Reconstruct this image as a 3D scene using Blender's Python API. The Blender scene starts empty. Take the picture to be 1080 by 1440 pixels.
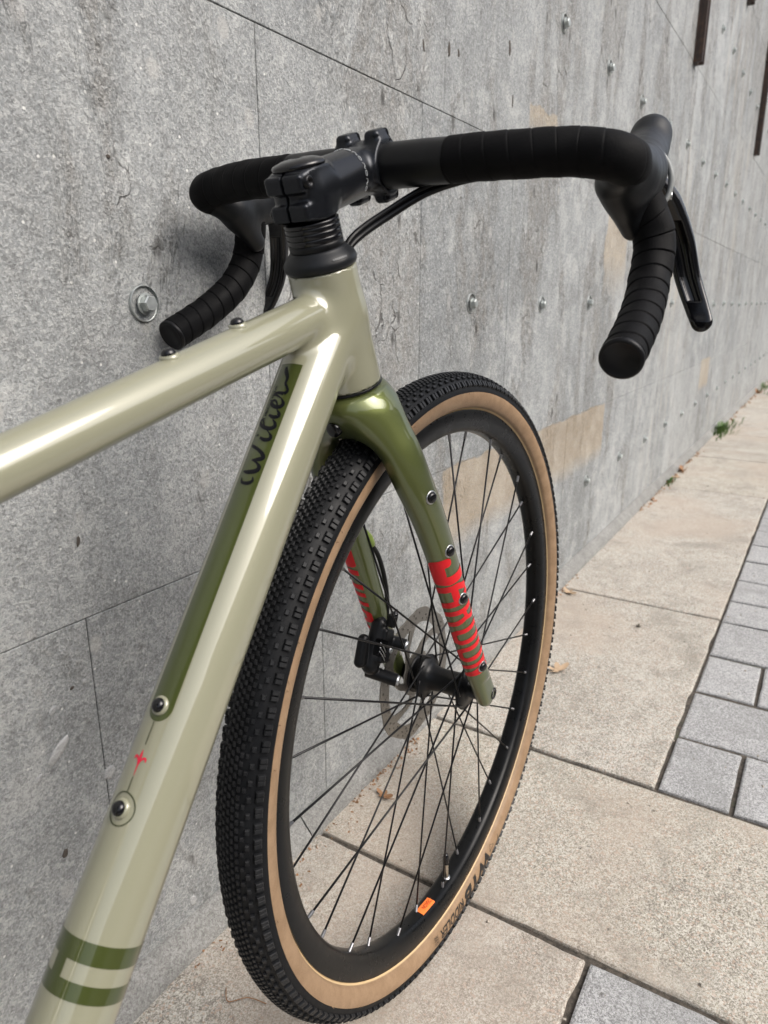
import bpy, bmesh, math, random
import numpy as np
from mathutils import Matrix, Vector
rad = math.radians
scene = bpy.context.scene
col = scene.collection
random.seed(7); rng = np.random.default_rng(7)

# ------------------------------------------------------------------ camera
CAMZ = 0.7805
PITCH, YAW = math.atan(293/998), math.atan(647/math.hypot(998, 293))
fw = Vector((math.cos(YAW)*math.cos(PITCH), math.sin(YAW)*math.cos(PITCH), -math.sin(PITCH)))
rt = Vector((math.sin(YAW), -math.cos(YAW), 0)); up = rt.cross(fw)
cd = bpy.data.cameras.new('camera'); cam = bpy.data.objects.new('camera', cd); col.objects.link(cam)
M = Matrix((rt, up, -fw)).transposed().to_4x4(); M.translation = (0, 0, CAMZ); cam.matrix_world = M
cd.sensor_fit = 'VERTICAL'; cd.sensor_height = 36; cd.sensor_width = 27; cd.lens = 998/1440*36
cd.clip_start = 0.02; cd.clip_end = 500
cd.dof.use_dof = True; cd.dof.focus_distance = 0.72; cd.dof.aperture_fstop = 9.0
scene.camera = cam
# ------------------------------------------------------------------ sky, sun, exposure
SUN_EL, SUN_AZ = rad(45), rad(-87)          # azimuth measured from +X towards +Y
w = bpy.data.worlds.new('World'); scene.world = w; w.use_nodes = True
nt = w.node_tree; nt.nodes.clear()
sky = nt.nodes.new('ShaderNodeTexSky'); sky.sky_type = 'NISHITA'; sky.sun_disc = False
sky.sun_elevation = SUN_EL; sky.sun_rotation = math.pi/2 - SUN_AZ
sky.air_density = 1.0; sky.dust_density = 6.0; sky.ozone_density = 1.0
hs = nt.nodes.new('ShaderNodeHueSaturation'); hs.inputs['Saturation'].default_value = 0.60
bg = nt.nodes.new('ShaderNodeBackground'); bg.inputs[1].default_value = 0.15
wo = nt.nodes.new('ShaderNodeOutputWorld')
nt.links.new(sky.outputs[0], hs.inputs['Color']); nt.links.new(hs.outputs[0], bg.inputs[0]); nt.links.new(bg.outputs[0], wo.inputs[0])
sl = bpy.data.lights.new('sun', 'SUN'); sl.energy = 1.1; sl.angle = rad(44); sl.color = (1, .985, .96)
so = bpy.data.objects.new('sun', sl); col.objects.link(so)
sd = Vector((math.cos(SUN_EL)*math.cos(SUN_AZ), math.cos(SUN_EL)*math.sin(SUN_AZ), math.sin(SUN_EL)))
so.rotation_euler = sd.to_track_quat('Z', 'Y').to_euler(); so.location = sd*20
scene.view_settings.view_transform = 'Standard'; scene.view_settings.look = 'None'
scene.view_settings.exposure = 0.60; scene.view_settings.gamma = 1; scene.view_settings.use_curve_mapping = False
scene.render.engine = 'CYCLES'
scene.cycles.max_bounces = 6; scene.cycles.diffuse_bounces = 3; scene.cycles.glossy_bounces = 3
scene.render.resolution_x = 768; scene.render.resolution_y = 1024

# ------------------------------------------------------------------ material helper
class NT:
    def __init__(s, name):
        s.m = bpy.data.materials.new(name); s.m.use_nodes = True
        s.t = s.m.node_tree; s.b = s.t.nodes['Principled BSDF']
    def n(s, typ, **kw):
        x = s.t.nodes.new('ShaderNode'+typ)
        for k, v in kw.items(): setattr(x, k, v)
        return x
    def link(s, a, b): s.t.links.new(a, b)
    def val(s, x, sock):
        if hasattr(x, 'is_output'): s.link(x, sock)
        else: sock.default_value = x
    def pos(s, scale=(1, 1, 1), world=True, off=(0, 0, 0)):
        o = s.n('NewGeometry').outputs['Position'] if world else s.n('TexCoord').outputs['Object']
        mp = s.n('Mapping'); mp.inputs['Scale'].default_value = scale; mp.inputs['Location'].default_value = off
        s.link(o, mp.inputs['Vector']); return mp.outputs[0]
    def noise(s, vec, scale, detail=4, rough=.55, dist=0):
        x = s.n('TexNoise'); s.link(vec, x.inputs['Vector']); x.inputs['Scale'].default_value = scale
        x.inputs['Detail'].default_value = detail; x.inputs['Roughness'].default_value = rough; x.inputs['Distortion'].default_value = dist
        return x.outputs['Fac']
    def vor(s, vec, scale, out='Distance', feature='F1', rnd=1):
        x = s.n('TexVoronoi'); x.feature = feature; s.link(vec, x.inputs['Vector']); x.inputs['Scale'].default_value = scale
        x.inputs['Randomness'].default_value = rnd; return x.outputs[out]
    def mr(s, v, a, b, c=0., d=1., smooth=False):
        x = s.n('MapRange'); s.val(v, x.inputs[0]); x.clamp = True
        if smooth: x.interpolation_type = 'SMOOTHSTEP'
        for i, q in enumerate((a, b, c, d)): x.inputs[i+1].default_value = q
        return x.outputs[0]
    def ramp(s, v, stops):
        x = s.n('ValToRGB'); s.val(v, x.inputs[0]); e = x.color_ramp.elements
        while len(e) < len(stops): e.new(.5)
        for el, (p, c) in zip(e, stops): el.position = p; el.color = (*c, 1) if len(c) == 3 else c
        return x.outputs[0]
    def mix(s, f, a, b, mode='MIX'):
        x = s.n('Mix'); x.data_type = 'RGBA'; x.blend_type = mode
        s.val(f, x.inputs[0])
        for q, i in ((a, 6), (b, 7)):
            if hasattr(q, 'is_output'): s.link(q, x.inputs[i])
            else: x.inputs[i].default_value = (*q, 1)
        return x.outputs[2]
    def ma(s, op, a, b=0.):
        x = s.n('Math'); x.operation = op; s.val(a, x.inputs[0]); s.val(b, x.inputs[1]); return x.outputs[0]
    def sep(s, vec):
        x = s.n('SeparateXYZ'); s.link(vec, x.inputs[0]); return x.outputs
    def bump(s, h, strength=.3, dist=.001, nrm=None):
        x = s.n('Bump'); x.inputs['Strength'].default_value = strength; x.inputs['Distance'].default_value = dist
        s.link(h, x.inputs['Height'])
        if nrm: s.link(nrm, x.inputs['Normal'])
        return x.outputs[0]
    def set(s, **kw):
        for k, v in kw.items():
            sock = s.b.inputs[k.replace('_', ' ')]
            if hasattr(v, 'is_output'): s.link(v, sock)
            elif isinstance(v, tuple) and len(v) == 3: sock.default_value = (*v, 1)
            else: sock.default_value = v
        return s.m

def plain(name, c, rough=.5, metal=0., **kw):
    return NT(name).set(Base_Color=c, Roughness=rough, Metallic=metal, **kw)

def mat_wall():
    t = NT('board_concrete')
    p = t.pos(); pv = t.pos((1.6, 1, .35)); pst = t.pos((14, 1, .5))
    big = t.noise(pv, 2.3, 4, .6); mid = t.noise(p, 16, 5, .62); fine = t.noise(p, 330, 3, .7); grit = t.noise(p, 900, 2, .6)
    streak = t.noise(pst, 3, 3, .6)
    oi = t.n('ObjectInfo').outputs['Random']
    v = t.ma('ADD', t.ma('MULTIPLY', big, .55), t.ma('MULTIPLY', mid, .45))
    c = t.ramp(v, [(.38, (.150, .164, .172)), (.5, (.255, .273, .280)), (.62, (.385, .405, .410))])
    c = t.mix(t.mr(streak, .52, .72, 0, .35), c, (.40, .41, .40))
    c = t.mix(t.mr(streak, .46, .30, 0, .35), c, (.17, .175, .165))
    # rough, weathered patches in vertical trails
    m1 = t.noise(t.pos((3.2, 1, 1.15)), 2.1, 6, .68, .4)
    hz = t.mr(t.sep(t.pos())[2], .45, 1.15, -.035, .035)
    rough = t.mr(t.ma('ADD', m1, hz), .50, .60, 0, 1, True)
    gr_ = t.noise(t.pos((1, 1, .7)), 75, 5, .75)
    c = t.mix(t.ma('MULTIPLY', rough, t.mr(gr_, .62, .38, .1, .95)), c, (.150, .138, .120))
    c = t.mix(t.mr(mid, .56, .70, 0, .5), c, (.46, .465, .45)); c = t.mix(t.mr(mid, .44, .30, 0, .5), c, (.16, .165, .163))
    # panel to panel tone
    c = t.mix(t.mr(oi, 0, 1, 0, .35), c, (.37, .378, .37))
    # grains
    va = t.n('TexVoronoi'); t.link(p, va.inputs['Vector']); va.inputs['Scale'].default_value = 230
    agg = t.sep(va.outputs['Color'])
    vb = t.n('TexVoronoi'); t.link(p, vb.inputs['Vector']); vb.inputs['Scale'].default_value = 520
    agb = t.sep(vb.outputs['Color'])
    c = t.mix(t.mr(agg[0], .5, 1, 0, .25), c, (.56, .56, .545)); c = t.mix(t.mr(agg[0], .5, 0, 0, .30), c, (.10, .10, .097))
    c = t.mix(t.mr(agb[0], .6, 1, 0, .26), c, (.60, .60, .58)); c = t.mix(t.mr(agb[0], .4, 0, 0, .30), c, (.08, .08, .078))
    c = t.mix(t.mr(fine, .53, .68, 0, .36), c, (.53, .54, .53))
    c = t.mix(t.mr(fine, .47, .33, 0, .40), c, (.08, .082, .082))
    c = t.mix(t.ma('MULTIPLY', t.mr(agg[1], .995, .997), t.mr(va.outputs['Distance'], .45, .3)), c, (.60, .60, .58))
    # stones showing
    vs = t.n('TexVoronoi'); t.link(t.pos((1, 1, .8)), vs.inputs['Vector']); vs.inputs['Scale'].default_value = 30
    sel = t.mr(t.sep(vs.outputs['Color'])[0], .86, .90)
    stone = t.ma('MULTIPLY', sel, t.mr(vs.outputs['Distance'], .30, .20))
    c = t.mix(t.ma('MULTIPLY', stone, .55), c, t.mix(t.sep(vs.outputs['Color'])[1], (.25, .26, .28), (.47, .46, .43)))
    # pits and cracks
    vp = t.n('TexVoronoi'); t.link(t.pos((1, 1, .45)), vp.inputs['Vector']); vp.inputs['Scale'].default_value = 42
    pit = t.ma('MULTIPLY', t.mr(t.sep(vp.outputs['Color'])[0], .60, .64), t.mr(vp.outputs['Distance'], .30, .12))
    pit = t.ma('MULTIPLY', pit, t.mr(rough, 0, 1, .12, 1))
    warp = t.n('VectorMath'); warp.operation = 'ADD'
    nz = t.n('TexNoise'); t.link(p, nz.inputs['Vector']); nz.inputs['Scale'].default_value = 22; nz.inputs['Detail'].default_value = 4
    sc = t.n('VectorMath'); sc.operation = 'SCALE'; t.link(nz.outputs['Color'], sc.inputs[0]); sc.inputs['Scale'].default_value = .05
    t.link(t.pos((1, 1, .6)), warp.inputs[0]); t.link(sc.outputs[0], warp.inputs[1])
    crk = t.vor(warp.outputs[0], 17, 'Distance', 'DISTANCE_TO_EDGE')
    crack = t.ma('MULTIPLY', t.mr(crk, .028, .006), t.ma('MULTIPLY', rough, t.mr(mid, .5, .6)))
    c = t.mix(t.ma('MULTIPLY', pit, .85), c, (.035, .032, .028))
    c = t.mix(t.ma('MULTIPLY', crack, .75), c, (.05, .047, .042))
    # ochre stains: one block below the joint and a few washed marks
    x, y, z = t.sep(p)
    wob = t.noise(p, 14, 4, .6)
    def box(x0, x1, z0, z1, soft, wb):
        a = t.ma('ADD', x, t.ma('MULTIPLY', t.ma('SUBTRACT', wob, .5), wb)); b = t.ma('ADD', z, t.ma('MULTIPLY', t.ma('SUBTRACT', wob, .5), wb))
        r = t.ma('MULTIPLY', t.mr(a, x0, x0+.006), t.mr(a, x1, x1-.006))
        return t.ma('MULTIPLY', r, t.ma('MULTIPLY', t.mr(b, z0, z0+soft), t.mr(b, z1, z1-.004)))
    st = box(1.157, 2.262, .305, .4835, .05, .035)
    och = t.mix(t.mr(wob, .35, .65), (.30, .225, .135), (.43, .355, .26))
    c = t.mix(t.ma('MULTIPLY', st, t.mr(fine, .35, .62, .35, .80)), c, och)
    s2 = t.ma('MAXIMUM', box(2.12, 2.36, .80, 1.08, .12, .09), t.ma('MAXIMUM', box(1.50, 1.66, 1.10, 1.17, .05, .06), box(4.1, 4.4, .33, .50, .03, .02)))
    c = t.mix(t.ma('MULTIPLY', s2, t.mr(fine, .35, .62, .2, .7)), c, (.44, .35, .235))
    rs = t.ma('MULTIPLY', t.mr(streak, .55, .68), t.mr(t.noise(p, 1.1, 3), .52, .62))
    c = t.mix(t.ma('MULTIPLY', rs, t.mr(x, 2.0, 3.0, 0, .55)), c, (.44, .37, .27))
    t.link(c, t.b.inputs['Base Color'])
    h = t.ma('ADD', t.ma('MULTIPLY', fine, .8), t.ma('MULTIPLY', t.ma('ADD', agg[0], agb[0]), .25))
    h = t.ma('ADD', h, t.ma('MULTIPLY', t.ma('MULTIPLY', rough, gr_), 4.5))
    h = t.ma('SUBTRACT', h, t.ma('ADD', t.ma('MULTIPLY', pit, 3.0), t.ma('MULTIPLY', crack, 2.0)))
    t.link(t.bump(h, .8, .0022), t.b.inputs['Normal'])
    return t.set(Roughness=.62, Specular_IOR_Level=.45)

def mat_slab(name, tones, specks, scale, tint=None, contrast=1., bumpd=.0015):
    t = NT(name); p = t.pos()
    big = t.noise(p, 3.5, 5, .65); mid = t.noise(p, 24, 5, .6); fine = t.noise(p, scale, 3, .75); f2 = t.noise(t.pos(off=(3, 7, 1)), scale*1.7, 2, .6)
    v = t.ma('ADD', t.ma('MULTIPLY', big, .6), t.ma('MULTIPLY', mid, .4))
    c = t.ramp(v, [(.34, tones[0]), (.5, tones[1]), (.66, tones[2])])
    oi = t.n('ObjectInfo').outputs['Random']
    c = t.mix(t.mr(oi, 0, .5, .38, 0), c, tones[2]); c = t.mix(t.mr(oi, .5, 1, 0, .55), c, tint or tones[0])
    c = t.mix(t.mr(fine, .53, .70, 0, .5*contrast), c, specks[0])
    c = t.mix(t.mr(fine, .47, .30, 0, .6*contrast), c, specks[1])
    c = t.mix(t.mr(mid, .46, .32, 0, .45), c, tones[0]); c = t.mix(t.mr(mid, .55, .68, 0, .4), c, tones[2])
    vs = t.n('TexVoronoi'); t.link(p, vs.inputs['Vector']); vs.inputs['Scale'].default_value = scale*.95
    r = t.sep(vs.outputs['Color'])
    v2 = t.n('TexVoronoi'); t.link(p, v2.inputs['Vector']); v2.inputs['Scale'].default_value = scale*2.1
    r2 = t.sep(v2.outputs['Color'])
    c = t.mix(t.mr(r[0], .5, 1, 0, .55*contrast), c, specks[0]); c = t.mix(t.mr(r[0], .42, 0, 0, .60*contrast), c, specks[1])
    c = t.mix(t.mr(r2[0], .55, 1, 0, .6*contrast), c, specks[0]); c = t.mix(t.mr(r2[0], .45, 0, 0, .65*contrast), c, specks[1])
    c = t.mix(t.mr(r[1], .86, .9, 0, .55*contrast), c, specks[2])
    st = t.noise(t.pos(off=(5, 2, 0)), 6, 6, .7, .6)
    c = t.mix(t.mr(st, .50, .66, 0, .5), c, tones[0]); sw = t.noise(t.pos((1, .8, 1), off=(2, 8, 0)), 3.2, 5, .7, 1.2); c = t.mix(t.mr(sw, .54, .68, 0, .30*(contrast > .95)), c, tones[2])
    blot = t.vor(t.pos(off=(1, 1, 0)), 11); c = t.mix(t.mr(blot, .06, .03, 0, .5), c, (.07, .06, .05))
    if tint: c = t.mix(t.mr(t.noise(t.pos(off=(9, 4, 0)), 2.2, 4), .46, .62, 0, .6), c, (.385, .325, .268))
    h = t.ma('ADD', t.ma('MULTIPLY', fine, .7), t.ma('ADD', t.ma('MULTIPLY', f2, .4), t.ma('MULTIPLY', mid, .8)))
    t.link(c, t.b.inputs['Base Color']); t.link(t.bump(h, .8, bumpd), t.b.inputs['Normal'])
    return t.set(Roughness=.8, Specular_IOR_Level=.3)

def mat_paint(name, c0, c1, metal, rough, flake=.15, cior=1.9):
    t = NT(name); p = t.pos(world=False)
    f = t.noise(p, 2500, 2, .7)
    lw = t.n('LayerWeight'); lw.inputs[0].default_value = .35
    c = t.mix(lw.outputs['Facing'], c0, c1)
    c = t.mix(t.mr(f, .5, .75, 0, flake), c, tuple(min(1, 1.6*q) for q in c0))
    t.link(c, t.b.inputs['Base Color'])
    nb = t.bump(t.noise(p, 260, 2), .02, .0006)
    t.link(nb, t.b.inputs['Coat Normal'])
    return t.set(Metallic=metal, Roughness=rough, Specular_IOR_Level=.22, Coat_Weight=1., Coat_Roughness=.03, Coat_IOR=cior)

def mat_rubber(name, c, rough, bs=.3, scale=900, spec=.35):
    t = NT(name); p = t.pos(world=False); n = t.noise(p, scale, 3, .6); d = t.noise(p, 40, 4, .6)
    t.link(t.mix(t.mr(d, .45, .7, 0, .45), c, tuple(q*1.6+.002 for q in c)), t.b.inputs['Base Color'])
    t.link(t.bump(n, bs, .0005), t.b.inputs['Normal'])
    return t.set(Roughness=t.mr(d, .3, .7, rough-.08, rough+.1), Specular_IOR_Level=spec)

def mat_sidewall():
    t = NT('tan_sidewall'); p = t.pos(world=False); x, y, z = t.sep(p)
    r = t.ma('SQRT', t.ma('ADD', t.ma('MULTIPLY', x, x), t.ma('MULTIPLY', z, z)))
    n = t.noise(p, 60, 4, .6); n2 = t.noise(p, 1200, 2, .6)
    c = t.mix(t.mr(n, .35, .65), (.200, .128, .070), (.268, .178, .104))
    c = t.mix(t.mr(n2, .4, .7, 0, .3), c, (.38, .24, .15))
    c = t.mix(t.mr(r, .3188, .3182), c, (.62, .45, .25))
    t.link(c, t.b.inputs['Base Color']); t.link(t.bump(n2, .25, .0004), t.b.inputs['Normal'])
    return t.set(Roughness=.55, Specular_IOR_Level=.4)

def mat_brushed(name, c, rough, metal=1., scale=300):
    t = NT(name); p = t.pos(world=False); n = t.noise(p, scale, 3, .6)
    t.link(t.mix(n, tuple(q*.72 for q in c), tuple(min(1, q*1.15) for q in c)), t.b.inputs['Base Color'])
    return t.set(Metallic=metal, Roughness=t.mr(n, .3, .7, rough-.07, rough+.1))

def mat_soil():
    t = NT('joint_soil'); p = t.pos(); n = t.noise(p, 130, 4, .7); g = t.noise(p, 5, 4, .6)
    c = t.mix(t.mr(n, .35, .65), (.028, .024, .02), (.10, .085, .068))
    c = t.mix(t.mr(g, .60, .68, 0, .6), c, (.05, .068, .026))
    t.link(c, t.b.inputs['Base Color']); t.link(t.bump(n, .8, .003), t.b.inputs['Normal'])
    return t.set(Roughness=.95)

def mat_rust():
    t = NT('rusty_steel'); p = t.pos(); n = t.noise(p, 40, 5, .65); s = t.noise(t.pos((30, 30, 2)), 2, 4)
    c = t.ramp(t.ma('ADD', t.ma('MULTIPLY', n, .5), t.ma('MULTIPLY', s, .5)), [(.35, (.022, .017, .015)), (.5, (.05, .033, .026)), (.68, (.12, .062, .035))])
    t.link(c, t.b.inputs['Base Color']); t.link(t.bump(n, .4, .001), t.b.inputs['Normal'])
    return t.set(Roughness=.6, Metallic=.25)

MW = mat_wall()
MSLAB = mat_slab('beige_aggregate_slab', [(.200, .186, .158), (.335, .315, .270), (.465, .445, .395)], [(.68, .655, .60), (.085, .072, .058), (.42, .30, .23)], 400, (.40, .37, .29))
MSETT = mat_slab('grey_granite_sett', [(.210, .213, .207), (.275, .278, .271), (.345, .348, .340)], [(.62, .62, .63), (.12, .12, .125), (.45, .45, .46)], 430, None, .9)
MPLINTH = mat_slab('plinth_mortar', [(.15, .15, .143), (.21, .21, .202), (.28, .28, .27)], [(.42, .42, .40), (.09, .088, .082), (.27, .26, .24)], 380, None, .6)
MSOIL = mat_soil(); MRUST = mat_rust()
MBEIGE = mat_paint('pearl_sand_paint', (.268, .265, .184), (.230, .228, .158), .12, .42, .12)
MGREEN = mat_paint('metallic_olive_paint', (.118, .138, .042), (.046, .062, .030), .55, .40, .35, 1.55)
MDGREEN = mat_paint('dark_olive_decal', (.062, .078, .018), (.035, .046, .016), .35, .34, .2, 1.6)
MGLETTER = plain('black_lettering', (.004, .0045, .006), .4, 0., Specular_IOR_Level=.2)
MRED = plain('red_lettering', (.62, .010, .016), .42, Specular_IOR_Level=.3)
MLILY = plain('crimson_print', (.60, .012, .045), .4)
MTAPE = mat_rubber('bar_tape', (.003, .003, .0034), .62, .35, 700, .10)
MRUB = mat_rubber('tyre_rubber', (.0035, .004, .005), .55, .2, 500, .22)
MTREAD = mat_rubber('tread_rubber', (.0072, .0078, .009), .48, .2, 600, .36)
MHOOD = mat_rubber('hood_rubber', (.007, .008, .0095), .42, .1, 1500, .28)
MSATIN = mat_rubber('satin_black_alloy', (.004, .0043, .005), .36, .05, 900, .28)
MSTEM = NT('satin_stem').set(Base_Color=(.016, .018, .022), Metallic=.6, Roughness=.26)
MGLOSS = plain('gloss_black', (.004, .004, .005), .14, 0.)
MPLUG = plain('plug_plastic', (.005, .005, .006), .42, 0., Specular_IOR_Level=.25)
MRIM = mat_rubber('rim_black', (.0035, .0038, .0042), .30, .04, 300, .20)
MTAN = mat_sidewall()
MSPOKE = plain('black_spoke', (.012, .012, .013), .32, .6)
MALU = mat_brushed('silver_alloy', (.55, .56, .57), .34)
MZINC = mat_brushed('zinc_plated', (.50, .53, .52), .48, .8, 90)
MNIP = mat_brushed('nipple_alloy', (.28, .28, .29), .4)
MROT = mat_brushed('rotor_steel', (.29, .27, .24), .32, .85, 500)
MBRASS = mat_brushed('valve_brass', (.62, .55, .45), .3)
MORANGE = plain('orange_label', (.90, .20, .035), .45)
MORTXT = plain('label_print', (.42, .05, .008), .5)
MTXT = plain('tyre_print', (.012, .010, .009), .5)
MGREY = plain('grey_print', (.50, .52, .53), .4)
MGLINT = plain('pale_rim_glint', (.24, .25, .245), .3)  # pale grey standing in for sky reflected on the hood's rubber rim

# ------------------------------------------------------------------ mesh helpers
def link_mesh(name, verts, faces, mat, parent=None, smooth=True, normals=None, loc=None, mats=None, fmat=None):
    me = bpy.data.meshes.new(name)
    me.from_pydata([tuple(v) for v in verts] if not isinstance(verts, np.ndarray) else verts.tolist(), [], faces if not isinstance(faces, np.ndarray) else faces.tolist())
    for m in (mats or [mat]): me.materials.append(m)
    if fmat is not None: me.polygons.foreach_set('material_index', fmat)
    if smooth: me.polygons.foreach_set('use_smooth', [True]*len(me.polygons))
    me.update()
    if normals is not None: me.normals_split_custom_set_from_vertices(normals.tolist())
    o = bpy.data.objects.new(name, me); col.objects.link(o)
    if parent is not None: o.parent = parent
    if loc is not None: o.location = loc
    return o
def empty(name, loc=(0, 0, 0), parent=None):
    o = bpy.data.objects.new(name, None); o.empty_display_size = .1; col.objects.link(o); o.location = loc
    if parent is not None: o.parent = parent
    return o
def tag(o, label=None, cat=None, group=None, kind=None):
    if label: o['label'] = label
    if cat: o['category'] = cat
    if group: o['group'] = group
    if kind: o['kind'] = kind
    return o
def copy_obj(o, parent):
    c = o.copy(); col.objects.link(c); c.parent = parent; return c
def auto_sharp(o, ang=35):
    bm = bmesh.new(); bm.from_mesh(o.data)
    for e in bm.edges:
        if len(e.link_faces) == 2 and e.calc_face_angle(0) > rad(ang): e.smooth = False
    bm.to_mesh(o.data); bm.free(); return o
def nrmz(v): v = np.asarray(v, float); return v/np.linalg.norm(v)
def frame_of(n):
    n = nrmz(n); a = np.array([0, 0, 1.]) if abs(n[2]) < .9 else np.array([1., 0, 0])
    x = nrmz(np.cross(a, n)); return x, np.cross(n, x), n
def lathe(prof, seg, origin=(0, 0, 0), axis=(0, 0, 1), full=None, cap=False):
    # prof: list of (radius, height along axis)
    x, y, n = frame_of(axis); prof = np.asarray(prof, float); k = len(prof)
    th = np.linspace(0, 2*np.pi, seg, endpoint=False)
    V = (np.asarray(origin)+prof[None, :, 0, None]*(np.cos(th)[:, None, None]*x+np.sin(th)[:, None, None]*y)+prof[None, :, 1, None]*n).reshape(-1, 3)
    F = []
    for i in range(seg):
        j = (i+1) % seg
        for q in range(k-1): F.append((i*k+q, j*k+q, j*k+q+1, i*k+q+1))
    if cap:
        F.append([i*k for i in range(seg)][::-1]); F.append([i*k+k-1 for i in range(seg)])
    return V, F
def sweep(P, r, seg=16, rfun=None, caps=True, flat=None):
    P = np.asarray(P, float); n = len(P); T = np.gradient(P, axis=0); T /= np.linalg.norm(T, axis=1)[:, None]
    r = np.full(n, r) if np.isscalar(r) else np.asarray(r)
    a = np.array([0, 0, 1.]) if abs(T[0, 2]) < .9 else np.array([1., 0, 0]); N = nrmz(np.cross(T[0], a)); V = []
    th = np.linspace(0, 2*np.pi, seg, endpoint=False)
    L = np.r_[0, np.cumsum(np.linalg.norm(np.diff(P, axis=0), axis=1))]
    for i in range(n):
        N = nrmz(N-T[i]*(N@T[i])); B = np.cross(T[i], N)
        rr = r[i] if rfun is None else rfun(L[i], th, r[i])
        V.append(P[i]+(np.cos(th)*rr)[:, None]*N+(np.sin(th)*rr)[:, None]*B)
    V = np.concatenate(V); F = []
    for i in range(n-1):
        for j in range(seg):
            k = (j+1) % seg; F.append((i*seg+j, i*seg+k, (i+1)*seg+k, (i+1)*seg+j))
    if caps: F.append(list(range(seg))[::-1]); F.append([(n-1)*seg+j for j in range(seg)])
    return V, F
def catmull(P, n=16):
    P = np.asarray(P, float); Q = np.vstack([2*P[0]-P[1], P, 2*P[-1]-P[-2]]); o = []
    for i in range(1, len(Q)-2):
        a, b, c, d = Q[i-1:i+3]
        for t in np.linspace(0, 1, n, endpoint=False):
            o.append(.5*((2*b)+(-a+c)*t+(2*a-5*b+4*c-d)*t*t+(-a+3*b-3*c+d)*t**3))
    o.append(P[-1]); return np.array(o)
def merge(parts):
    V = []; F = []; b = 0
    for v, f in parts:
        V.append(np.asarray(v, float)); F += [[q+b for q in g] for g in f]; b += len(v)
    return np.concatenate(V), F
def box_vf(c, s, ax=None):
    ax = np.eye(3) if ax is None else np.asarray(ax); s = np.asarray(s)/2
    V = [np.asarray(c)+(x*s[0])*ax[0]+(y*s[1])*ax[1]+(z*s[2])*ax[2] for x in (-1, 1) for y in (-1, 1) for z in (-1, 1)]
    return np.array(V), [(0, 1, 3, 2), (4, 6, 7, 5), (0, 4, 5, 1), (2, 3, 7, 6), (0, 2, 6, 4), (1, 5, 7, 3)]
# signed distance building
def rcone(p, a, b, ra, rb):
    a = np.asarray(a, float); ab = np.asarray(b, float)-a
    t = np.clip(((p-a)@ab)/(ab@ab), 0, 1)
    return np.linalg.norm(p-a-t[:, None]*ab, axis=1)-(ra+(rb-ra)*t)
def smin(a, b, k):
    h = np.clip(.5+.5*(b-a)/k, 0, 1); return b+(a-b)*h-k*h*(1-h)
def smax(a, b, k): return -smin(-a, -b, k)
def cyl(p, a, n, r, h0, h1, rd=0.0015):
    n = nrmz(n); q = p-np.asarray(a); t = q@n; d = np.linalg.norm(q-t[:, None]*n, axis=1)-r
    return smax(smax(d, h0-t, rd), t-h1, rd)
def chain(p, P, R, n=8):
    C = catmull(np.c_[np.asarray(P, float)], n); r = np.interp(np.linspace(0, 1, len(C)), np.linspace(0, 1, len(R)), R); d = None
    for i in range(len(C)-1):
        c = rcone(p, C[i], C[i+1], r[i], r[i+1]); d = c if d is None else np.minimum(d, c)
    return d
def rbox(p, c, ax, s, r):
    q = np.abs((p-np.asarray(c))@np.asarray(ax).T)-(np.asarray(s)/2-r)
    return np.linalg.norm(np.maximum(q, 0), axis=1)+np.minimum(q.max(1), 0)-r
def surface_nets(f, lo, hi, h):
    lo = np.asarray(lo, float); n = np.ceil((np.asarray(hi)-lo)/h).astype(int)+1
    g = np.stack(np.meshgrid(*[np.arange(k) for k in n], indexing='ij'), -1).reshape(-1, 3)
    V = np.concatenate([f(lo+c*h) for c in np.array_split(g, max(1, len(g)//400000))]).reshape(n)
    S = V < 0
    off = np.array([(i, j, k) for i in (0, 1) for j in (0, 1) for k in (0, 1)])
    sh = tuple(k-1 for k in n)
    cnt = sum(S[i:i+sh[0], j:j+sh[1], k:k+sh[2]].astype(np.int8) for i, j, k in off)
    act = np.argwhere((cnt > 0) & (cnt < 8)); idx = np.full(sh, -1); idx[tuple(act.T)] = np.arange(len(act))
    cv = np.stack([V[tuple((act+o).T)] for o in off], 1)
    acc = np.zeros((len(act), 3)); num = np.zeros(len(act))
    for a in range(8):
        for b in range(a+1, 8):
            if np.abs(off[a]-off[b]).sum() != 1: continue
            m = (cv[:, a] < 0) != (cv[:, b] < 0)
            t = np.where(m, cv[:, a]/np.where(m, cv[:, a]-cv[:, b], 1), 0)
            acc += m[:, None]*(off[a]+t[:, None]*(off[b]-off[a])); num += m
    P = lo+(act+acc/num[:, None])*h
    F = []
    for ax in range(3):
        u, v = (ax+1) % 3, (ax+2) % 3
        A = [slice(None)]*3; B = [slice(None)]*3; A[ax] = slice(0, -1); B[ax] = slice(1, None)
        ch = S[tuple(A)] != S[tuple(B)]
        e = np.argwhere(ch); e = e[(e[:, u] > 0) & (e[:, v] > 0) & (e[:, u] < n[u]-1) & (e[:, v] < n[v]-1)]
        du = np.zeros(3, int); du[u] = 1; dv = np.zeros(3, int); dv[v] = 1
        q = np.stack([idx[tuple((e-du-dv).T)], idx[tuple((e-dv).T)], idx[tuple(e.T)], idx[tuple((e-du).T)]], 1)
        fl = ~S[tuple(e.T)]; q[fl] = q[fl][:, ::-1]; F.append(q)
    def grad(P, e=h*.2):
        return np.stack([(f(P+d)-f(P-d)) for d in np.eye(3)*e], 1)/(2*e)
    for _ in range(3):
        G = grad(P); P = P-np.clip(f(P), -h, h)[:, None]*G/np.maximum((G*G).sum(1), .2)[:, None]
    G = grad(P); N = G/np.maximum(np.linalg.norm(G, axis=1), 1e-9)[:, None]
    return P, np.concatenate(F), N
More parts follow.
